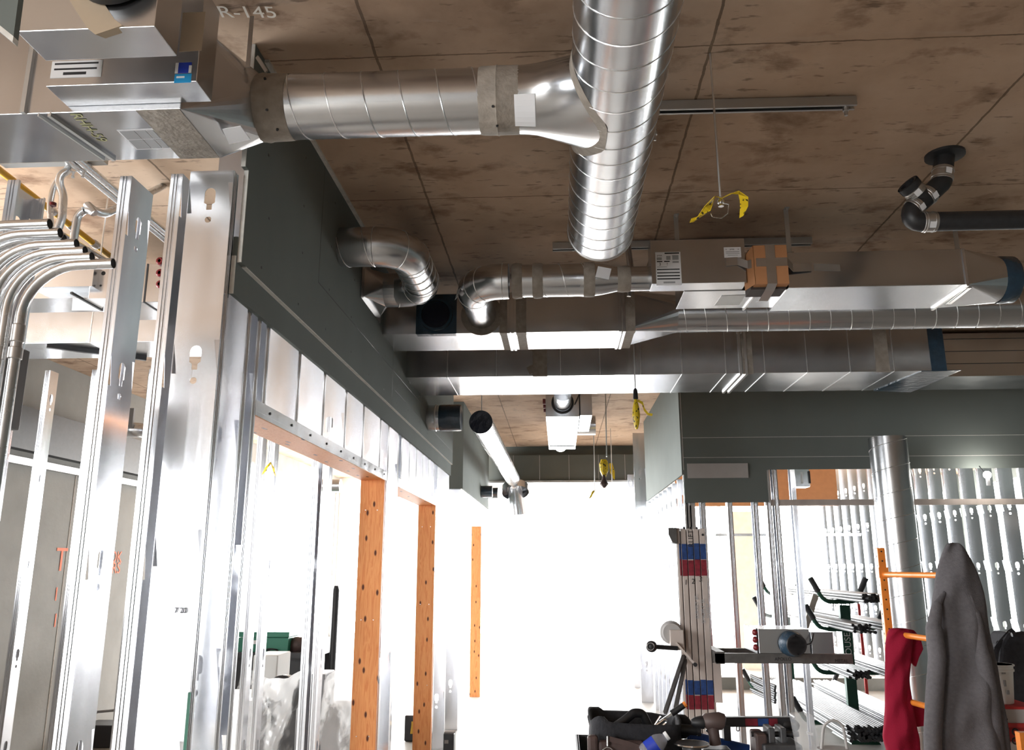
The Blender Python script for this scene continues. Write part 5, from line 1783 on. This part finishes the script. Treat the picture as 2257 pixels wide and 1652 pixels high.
def bag_ring(z, l, r_, yf, yb, wv):
    out = []
    for k in range(n):
        th = 2 * math.pi * k / n
        e = 2.0 / 5
        cx, sx_ = math.cos(th), math.sin(th)
        px = math.copysign(abs(cx) ** e, cx); py = math.copysign(abs(sx_) ** e, sx_)
        zz = z + wv * (math.sin(3 * th + 1) * .35 + math.sin(5 * th) * .2 + (.55 if px < -.7 else 0))
        out.append(V(((l + r_) / 2 + (r_ - l) / 2 * px, (yf + yb) / 2 + (yb - yf) / 2 * py, zz)))
    return out


zb = TZ + .001
rings = [bag_ring(zb, L0 + .01, R0 - .01, gy - .09, gy + .15, 0), bag_ring(zb + (zt - zb) * .5, L0, R0, gy - .10, gy + .16, 0), bag_ring(zt - .01, L0 + .006, R0 - .004, gy - .09, gy + .15, .018), bag_ring(zt + .01, L0 + .0, R0, gy - .095, gy + .155, .022),
         bag_ring(zt + .006, L0 + .012, R0 - .012, gy - .08, gy + .14, .022), bag_ring(zt - .06, L0 + .02, R0 - .02, gy - .07, gy + .13, .0)]
MB().loft(rings).build('bag_body', 'black_cloth', t, smooth='full')
# folded rim flaps and a bag handle
pts = [g(x, y, .13) for x, y in ((1294, 1577), (1304, 1574), (1350, 1588), (1352, 1604), (1300, 1606))]
MB().prism(pts, (0, .02, 0)).build('rim_flap', 'black_cloth', t, bevel=.004)
MB().bar(g(1355, 1604, .0), g(1398, 1571, .02), .03, .035).build('case_handle', 'black_plastic', t, bevel=.006) if False else None
hp = [g(1345, 1608, .02), g(1375, 1588, .02), g(1397, 1570, .03), g(1416, 1571, .04), g(1425, 1590, .04), g(1432, 1604, .04)]
MB().tube(fillet(hp, .02, 3), .015, 12).build('handle', 'black_rubber', t, smooth=True)
# leather pockets
for l, r_, py in ((1294, 1318, 1618), (1318, 1420, 1630)):
    a, b = g(l, py, -.105), g(r_, py, -.105)
    MB().box((a.x, gy - .125, TZ + .001), (b.x, gy - .09, a.z)).build('pocket', 'brown_leather', t, bevel=.01)
MB().ribbon([g(1338, 1626, -.13), g(1385, 1638, -.13), g(1420, 1650, -.13)], [V((0, 0, .008))] * 3, .002).build('strap', 'brown_leather', t)
a = g(1339, 1630, -.135)
mb = MB().ring(a + V((0, 0, -.04)), (0, 1, 0), .018, .0022, 20); mb.lathe(a + V((0, 0, .012)), (0, 0, -1), [(0, .004), (.03, .004)], 8)
mb.build('ring_clip', 'bright_metal', t, smooth=True)
# tools poking out of the bag
o = MB().bar(g(1350, 1600, .05), g(1365, 1588, .05), .006, .012).build('steel_rule', 'bright_metal'); tag(o, 'glinting steel tool lying inside the black tool bag', 'tool')
t2 = thing('hacksaw', 'hacksaw with a dark grip and orange butt poking out of the tool bag', 'hacksaw', g(1470, 1590))
MB().tube([g(1480, 1572, -.02), g(1508, 1553, -.02)], [.011, .010], 12).build('grip', 'black_rubber', t2, smooth=True)
MB().tube([g(1507, 1553.5, -.02), g(1512, 1550, -.02)], .0103, 12).build('butt', 'orange_paint', t2, smooth=True)
MB().bar(g(1452, 1592, -.02), g(1482, 1571, -.02), .004, .009).build('frame', 'bright_metal', t2)
t2 = thing('pliers', 'silver locking pliers clipped over the edge of the tool bag', 'pliers', g(1462, 1595))
MB().tube(fillet([g(1446, 1598, -.08), g(1462, 1586, -.08), g(1469, 1583, -.08), g(1468, 1592, -.08), g(1452, 1607, -.08)], .006, 3), .0045, 8).build('handle', 'bright_metal', t2, smooth=True)
MB().tube([g(1440, 1602, -.02), g(1456, 1578, -.02)], .004, 8).build('jaw', 'bright_metal', t2, smooth=True)
o = MB().ball(g(1502, 1600, .05), .034, 14, 8, (1.1, .8, 1.2)).build('black_glove', 'black_cloth', smooth='full'); tag(o, 'black glove or pouch heaped at the tool bag end', 'glove')
o = MB().tube([g(1495, 1606, .0), g(1540, 1609, .0)], [.018, .016], 14).build('flashlight', 'black_rubber', smooth=True); tag(o, 'black flashlight jutting from the tool bag end', 'flashlight')
MB().lathe(g(1536, 1609, 0), (1, 0, 0), [(0, .018), (.012, .018)], 14).build('lamp_head', 'black_plastic', o, smooth=True)
# bottle leaning in the pocket
gq = lambda x, y: P(x, y, y=2.86)
a, b = gq(1425, 1655), gq(1472, 1619)
t2 = thing('water_bottle', 'plastic water bottle with blue label and white cap, lying against the tool bag', 'bottle', a)
d = (b - a)
Lb = d.length
MB().lathe(a - d * .15, d, [(0, .024), (.01, .028), (Lb * .7, .028), (Lb * .95, .018), (Lb * 1.0, .013), (Lb * 1.05, .0125)], 20).build('bottle_body', 'bottle_plastic', t2, smooth=True)
MB().lathe(a - d * .15, d, [(Lb * .22, .0286), (Lb * .62, .0286)], 20, False, False).build('bottle_label', 'sticker_blue', t2, smooth=True)
MB().lathe(a - d * .15, d, [(Lb * 1.03, .0145), (Lb * 1.15, .0145), (Lb * 1.16, .012)], 16).build('bottle_cap', 'label_white', t2, smooth=True)
# blue roll and reel
t2 = thing('blue_cylinder', 'blue cylinder lying behind the cordless drill', 'cylinder', V((g(1580, 1630).x, 3.12, TZ)))
a, b = P(1513, 1618, y=3.14), P(1648, 1650, y=3.1)
MB().tube([a + V((-.0, 0, -.03)), b + V((0, 0, -.03))], .045, 24).build('tank', 'tool_blue', t2, smooth=True)
MB().tube([a + V((-.012, 0, -.028)), a + V((.0, 0, -.03))], [.03, .046], 20).build('tank_end', 'label_white', t2, smooth=True)
t2 = thing('cable_reel', 'shiny round cable reel rim beside the blue cylinder', 'reel', V((P(1525, 1645, y=2.9).x, 2.9, TZ)))
c = P(1525, 1643, y=2.9)
MB().lathe(V((c.x, 2.9, TZ + .001)), (0, 0, 1), [(0, .055), (.006, .055), (.008, .03), (c.z - TZ, .03), (c.z - TZ + .002, .055), (c.z - TZ + .008, .056)], 28).build('spool', 'cast_metal', t2, smooth=True)
MB().ring((c.x, 2.9, c.z + .006), (0, 0, 1), .054, .004, 28).build('rim', 'bright_metal', t2, smooth=True)
# cordless drill
t2 = thing('cordless_drill', 'dark cordless drill standing on its battery before the blue cylinder', 'drill', V((P(1575, 1640, y=2.98).x, 2.98, TZ)))
dg = lambda x, y: P(x, y, y=2.98)
hc, he = dg(1538, 1590), dg(1600, 1588)
MB().tube([dg(1550, 1591), dg(1556, 1589), dg(1585, 1588), dg(1594, 1590), dg(1597, 1591)], [.018, .026, .029, .026, .018], 18).build('motor_housing', 'drill_body', t2, smooth=True)
MB().tube([dg(1524, 1591), dg(1532, 1591), dg(1545, 1591), dg(1551, 1591)], [.010, .017, .021, .021], 16).build('chuck', 'black_rubber', t2, smooth=True)
MB().tube([dg(1570, 1598), dg(1574, 1620), dg(1577, 1640)], [.021, .018, .02], 14).build('grip', 'drill_body', t2, smooth=True)
a = dg(1578, 1646)
MB().box((a.x - .05, 2.94, TZ + .001), (a.x + .045, 3.02, a.z)).build('battery', 'black_plastic', t2, bevel=.006)
MB().bar(dg(1562, 1606), dg(1558, 1612), .012, .012).build('trigger', 'black_rubber', t2)
# long bar clamp lying across, with a hanging clip
t2 = thing('spirit_level', 'long dark level bar with red and blue patches, lying across behind the drill', 'level', P(1660, 1600, y=3.12))
bl = lambda x, y: P(x, y, y=3.12)
MB().bar(bl(1590, 1589), bl(1745, 1589), .03, .032).build('bar_body', 'black_plastic', t2, bevel=.003)
for x0_, x1_, m in ((1640, 1668, 'band_red'), (1668, 1692, 'band_blue'), (1692, 1712, 'band_red')):
    a, b = bl(x0_, 1581), bl(x1_, 1597)
    MB().box((a.x, 3.12 - .0165, b.z), (b.x, 3.12 - .0145, a.z)).build('patch', m, t2)
MB().tube(fillet([bl(1624, 1598), bl(1623, 1610), bl(1630, 1610), bl(1629, 1598)], .004, 2), .0018, 6).build('clip', 'dark_iron', t2)
MB().ball(bl(1740, 1598), .03, 12, 8, (1.2, .8, .8)).build('knob', 'black_rubber', t2, smooth=True)
for px in (1600, 1738):
    pp = bl(px, 1600)
    MB().box((pp.x - .012, 3.10, TZ + .001), (pp.x + .012, 3.14, pp.z + .006)).build('support', 'black_plastic', t2)
# bench vise
t2 = thing('bench_vise', 'dark bench vise with two upright jaws on the work table', 'vise', V((P(1700, 1640, y=3.0).x, 3.0, TZ)))
vg = lambda x, y: P(x, y, y=3.0)
a, b = vg(1672, 1632), vg(1760, 1652)
MB().box((a.x, 2.94, TZ + .001), (b.x, 3.08, vg(1700, 1632).z)).build('vise_base', 'cast_metal', t2, bevel=.008)
for l, r_ in ((1688, 1705), (1714, 1730)):
    a, b = vg(l, 1600), vg(r_, 1634)
    MB().box((a.x, 2.97, b.z - .01), (b.x, 3.05, a.z)).build('jaw', 'cast_metal', t2, bevel=.004)
MB().tube([vg(1655, 1617), vg(1760, 1617)], .009, 10).build('screw_rod', 'dark_iron', t2, smooth=True)
MB().box((vg(1660, 1615).x, 2.96, TZ + .001), (vg(1684, 1615).x, 3.06, vg(1660, 1612).z)).build('anvil', 'brown_leather', t2, bevel=.006)
# clear plastic bag
t2 = thing('clear_jug', 'tall clear plastic container with a cut-out handle on the work table', 'container', V((P(1775, 1640, y=2.9).x, 2.9, TZ)))
cg = lambda x, y: P(x, y, y=2.9)
a, b, c_, d_ = cg(1745, 1574), cg(1786, 1570), cg(1808, 1660), cg(1762, 1660)
MB().loft([[V((p.x, 2.87, p.z)), V((q_.x, 2.87, q_.z)), V((q_.x, 2.94, q_.z)), V((p.x, 2.94, p.z))] for p, q_ in ((d_, c_), (a, b))]).build('container_body', 'clear_plastic', t2, bevel=.006)
MB().prism([cg(x, y) + V((0, -.032, 0)) for x, y in ((1772, 1607), (1786, 1610), (1786, 1616), (1773, 1613))], (0, .002, 0)).build('handle_patch', 'label_white', t2)
# wire-handled pail
t2 = thing('wire_handled_pail', 'pale pail rim with an upright wire bail on the work table', 'pail', V((P(1842, 1650, y=2.85).x, 2.85, TZ)))
wg = lambda x, y: P(x, y, y=2.85)
MB().tube(fillet([wg(1810, 1655), wg(1815, 1600), wg(1836, 1578), wg(1858, 1600), wg(1868, 1655)], .03, 4), .0045, 10).build('bail', 'patch_grey', t2, smooth=True)
MB().tube([wg(1836, 1583), wg(1862, 1600)], .002, 6).build('wire', 'bright_metal', t2)
cx_ = (wg(1810, 1650).x + wg(1868, 1650).x) / 2
MB().lathe((cx_, 2.85, TZ + .001), (0, 0, 1), [(0, .04), (wg(1840, 1650).z - TZ - .004, .05), (wg(1840, 1650).z - TZ, .052)], 24).build('pail_body', 'patch_grey', t2, smooth=True)

# ------------------------------------------------------------------ next room, seen through the first opening
a, b = P(530, 1436, y=8.2), P(690, 1440, y=8.2)
tz = P(620, 1438, y=8.2).z
t = thing('black_workbench', 'black workbench in the bright room beyond the first opening', 'workbench', ((a.x + b.x) / 2, 8.5, 0))
MB().box((a.x - .6, 8.2, tz - .05), (b.x, 8.9, tz)).build('bench_top', 'black_plastic', t)
for x in (a.x - .5, b.x - .06):
    for y in (8.24, 8.86): MB().box((x, y - .03, 0), (x + .05, y + .03, tz - .05)).build('leg', 'black_plastic', t)
MB().box((a.x - .4, 8.3, tz - .35), (b.x - .12, 8.8, tz - .05)).build('apron', 'black_plastic', t)
a, b = P(548, 1400, y=8.25), P(634, 1432, y=8.25)
t = thing('green_toolbox', 'green metal toolbox with a lid and white tag on the black workbench', 'toolbox', ((a.x + b.x) / 2, 8.4, tz))
h_ = P(600, 1392, y=8.25).z - tz
MB().box((a.x - .1, 8.25, tz), (b.x, 8.6, tz + h_ * .72)).build('box_body', 'toolbox_green', t, bevel=.004)
MB().box((a.x - .11, 8.24, tz + h_ * .74), (b.x + .008, 8.61, tz + h_)).build('lid', 'toolbox_green', t, bevel=.004)
p = P(567, 1414, y=8.25)
MB().box((p.x - .04, 8.246, p.z - .02), (p.x + .03, 8.25, p.z + .015)).build('tag', 'label_white', t)
p = P(648, 1420, y=8.3)
o = MB().loft([round_ring((p.x, 8.4, tz), (.12, 0, 0), (0, .08, 0), 16), round_ring((p.x + .01, 8.4, tz + .09), (.11, 0, 0), (0, .07, 0), 16), round_ring((p.x + .02, 8.4, tz + .13), (.05, 0, 0), (0, .04, 0), 16)]).build('brown_bag', 'brown_leather', smooth='full')
tag(o, 'small dark brown bag beside the green toolbox', 'bag')
o = MB().ring(P(600, 1432, y=8.22), (0, .3, 1), .05, .008, 20).build('cable_loop', 'black_rubber'); tag(o, 'small black cable loop on the black workbench', 'cable')
# wrapped goods under plastic
t = thing('wheel_spool', 'dark round spool under the plastic sheeting', 'spool', (P(620, 1540, y=6.8).x, 6.8, 0))
c = P(628, 1530, y=6.8)
MB().lathe((c.x, 6.85, c.z), (-.2, -1, 0), [(0, .13), (.02, .15), (.08, .15), (.1, .13)], 28).build('flange_disc', 'dark_iron', t, smooth=True)
MB().lathe((c.x, 6.85, c.z), (-.2, -1, 0), [(.09, .06), (.12, .055)], 20).build('hub', 'grey_plastic', t, smooth=True)
MB().box((c.x - .12, 6.86, 0), (c.x + .08, 7.1, c.z - .1)).build('stand', 'black_plastic', t)
a, b = P(672, 1490, y=6.6), P(705, 1550, y=6.6)
o = MB().box((P(668, 1490, y=6.6).x, 6.75, 0), (P(704, 1490, y=6.6).x, 7.05, a.z)).build('grey_case', 'grey_plastic', bevel=.008)
tag(o, 'grey hard case under the plastic sheeting', 'case')
o = MB().box((P(706, 1560, y=6.75).x, 6.75, 0), (P(775, 1560, y=6.75).x, 7.1, P(700, 1570, y=6.5).z)).build('storage_carton', 'patch_grey', bevel=.008)
tag(o, 'pale carton low under the plastic sheeting, beside the orange jamb', 'carton')
o = MB().box((P(537, 1570, y=6.75).x, 6.75, 0), (P(575, 1570, y=6.75).x, 6.9, P(550, 1565, y=6.3).z)).build('white_carton', 'label_white', bevel=.005)
tag(o, 'white carton standing low behind the jamb stud', 'carton')
o = MB().box((P(556, 1480, y=7.15).x, 7.15, 0), (P(610, 1480, y=7.15).x, 7.5, P(556, 1450, y=6.9).z)).build('covered_crate', 'white_wall', bevel=.01)
tag(o, 'tall white crate at the back of the plastic-covered goods', 'crate')
random.seed(11)


def drape(u, v):
    return V((0, .10 * math.sin(5 * u) - .5 * (1 - v) * .5, .06 * math.sin(8 * u + 1) * v))


crumple(P(535, 1652, y=6.0) + V((-.2, 0, -.3)), (0), P(700, 1652, y=6.0) - P(535, 1652, y=6.0), V((0, .45, P(600, 1462, y=6.5).z - P(600, 1652, y=6.0).z + .3)), 40, 40, .022, 21, 'plastic_sheet', 'poly_sheet',
        'milky plastic sheet draped over the dark spool and white crate', lambda u, v: V((0, 0, -.12 * math.sin(3 * u) * v)))
crumple(P(690, 1652, y=6.05) + V((0, 0, -.3)), (0), P(800, 1652, y=6.0) - P(690, 1652, y=6.0), V((-.06, .45, P(730, 1500, y=6.5).z - P(730, 1652, y=6.0).z + .3)), 36, 40, .022, 33, 'plastic_sheet', 'poly_sheet',
        'crumpled shiny plastic sheet beside the orange jamb, gathered at its top', lambda u, v: V((0, 0, (.22 * u) * v)))
crumple(V((P(856, 1640, y=7.9).x, 7.9, .01)), (0), P(884, 1640, y=7.9) - P(856, 1640, y=7.9), V((0, 0, P(856, 1540, y=7.9).z)), 10, 20, .02, 41, 'plastic_sheet', 'poly_sheet', 'thin strip of plastic sheet hanging behind the second door opening')
# black pipe hanging and small things in the room
yy = 8.4
q = lambda x, y: P(x, y, y=yy)
o = MB().tube([q(741, 1290), q(741, 1300), V((q(733, 1432).x, yy, .0))], [.02, .034, .034], 12).build('black_pole', 'black_rubber', smooth=True)
tag(o, 'slim black pole seen upright through the first opening', 'pole')
a = q(730, 1070)
o = MB().lathe(a, (1, 0, 0), [(-.1, .07), (.1, .07)], 18).build('far_duct_stub', 'galvanized', smooth=True)
MB().tube([a + V((0, 0, .07)), V((a.x, a.y, CEIL))], .006, 6).build('hanger', 'strut_steel', o)
tag(o, 'short duct stub high in the bright room beyond the first opening', 'duct')

# ------------------------------------------------------------------ corridor floor things
a, b = P(892, 1580, y=7.75), P(932, 1632, y=7.75)
zf = 0
pb = P(912, 1634, z=0)
t = thing('black_toolbox', 'black plastic toolbox with a yellow-taped handle on the floor behind the reddish jamb', 'toolbox', (pb.x, pb.y, 0))
s0, s1 = P(890, 1634, z=0), P(942, 1634, z=0)
hb = P(912, 1576, y=pb.y).z
MB().box((s0.x, pb.y, .002), (s1.x, pb.y + .25, hb)).build('case', 'black_plastic', t, bevel=.012)
mb = MB(); p = P(907, 1592, y=pb.y)
mb.box((p.x, pb.y - .004, p.z - .02), (s1.x, pb.y, p.z + .012)); mb.prism([(p.x, pb.y - .004, p.z - .02), (p.x + .04, pb.y - .004, p.z - .02), (p.x + .03, pb.y - .004, p.z - .1), (p.x - .01, pb.y - .004, p.z - .1)], (0, .004, 0))
mb.build('tape', 'yellow_tape', t)
pb = P(987, 1668, z=0)
s0, s1 = P(976, 1668, z=0), P(1000, 1668, z=0)
t = thing('black_bin', 'black bin with bright scraps on top, on the floor beside the reddish jamb', 'bin', (pb.x, pb.y, 0))
hb = P(987, 1616, y=pb.y).z
MB().box((s0.x, pb.y, .002), (s1.x, pb.y + .12, hb)).build('bin_body', 'black_plastic', t, bevel=.008)
p = P(984, 1634, y=pb.y); MB().box((p.x - .018, pb.y - .002, p.z - .015), (p.x + .018, pb.y, p.z + .015)).build('sticker', 'patch_grey', t)
mb = MB()
random.seed(2)
for k in range(7): mb.obox((s0.x + .01 + k * .014, pb.y + .05, hb + .008), (.009, .004, .003), (-.002, .012, .004), (0, .001, .006))
mb.build('scraps', 'label_white', t)

pb = P(208, 1648, z=0)
t = thing('floor_case', 'low black case on the floor by the concrete wall, glimpsed between studs', 'case', (pb.x, pb.y, 0))
MB().box((pb.x - .16, pb.y, .002), (pb.x + .2, pb.y + .3, .2)).build('case_body', 'black_plastic', t, bevel=.01)
MB().tube(fillet([V((pb.x - .1, pb.y + .1, .2)), V((pb.x - .08, pb.y + .1, .3)), V((pb.x + .12, pb.y + .1, .32)), V((pb.x + .14, pb.y + .1, .2))], .03, 3), .012, 8).build('handle', 'grey_plastic', t, smooth=True)
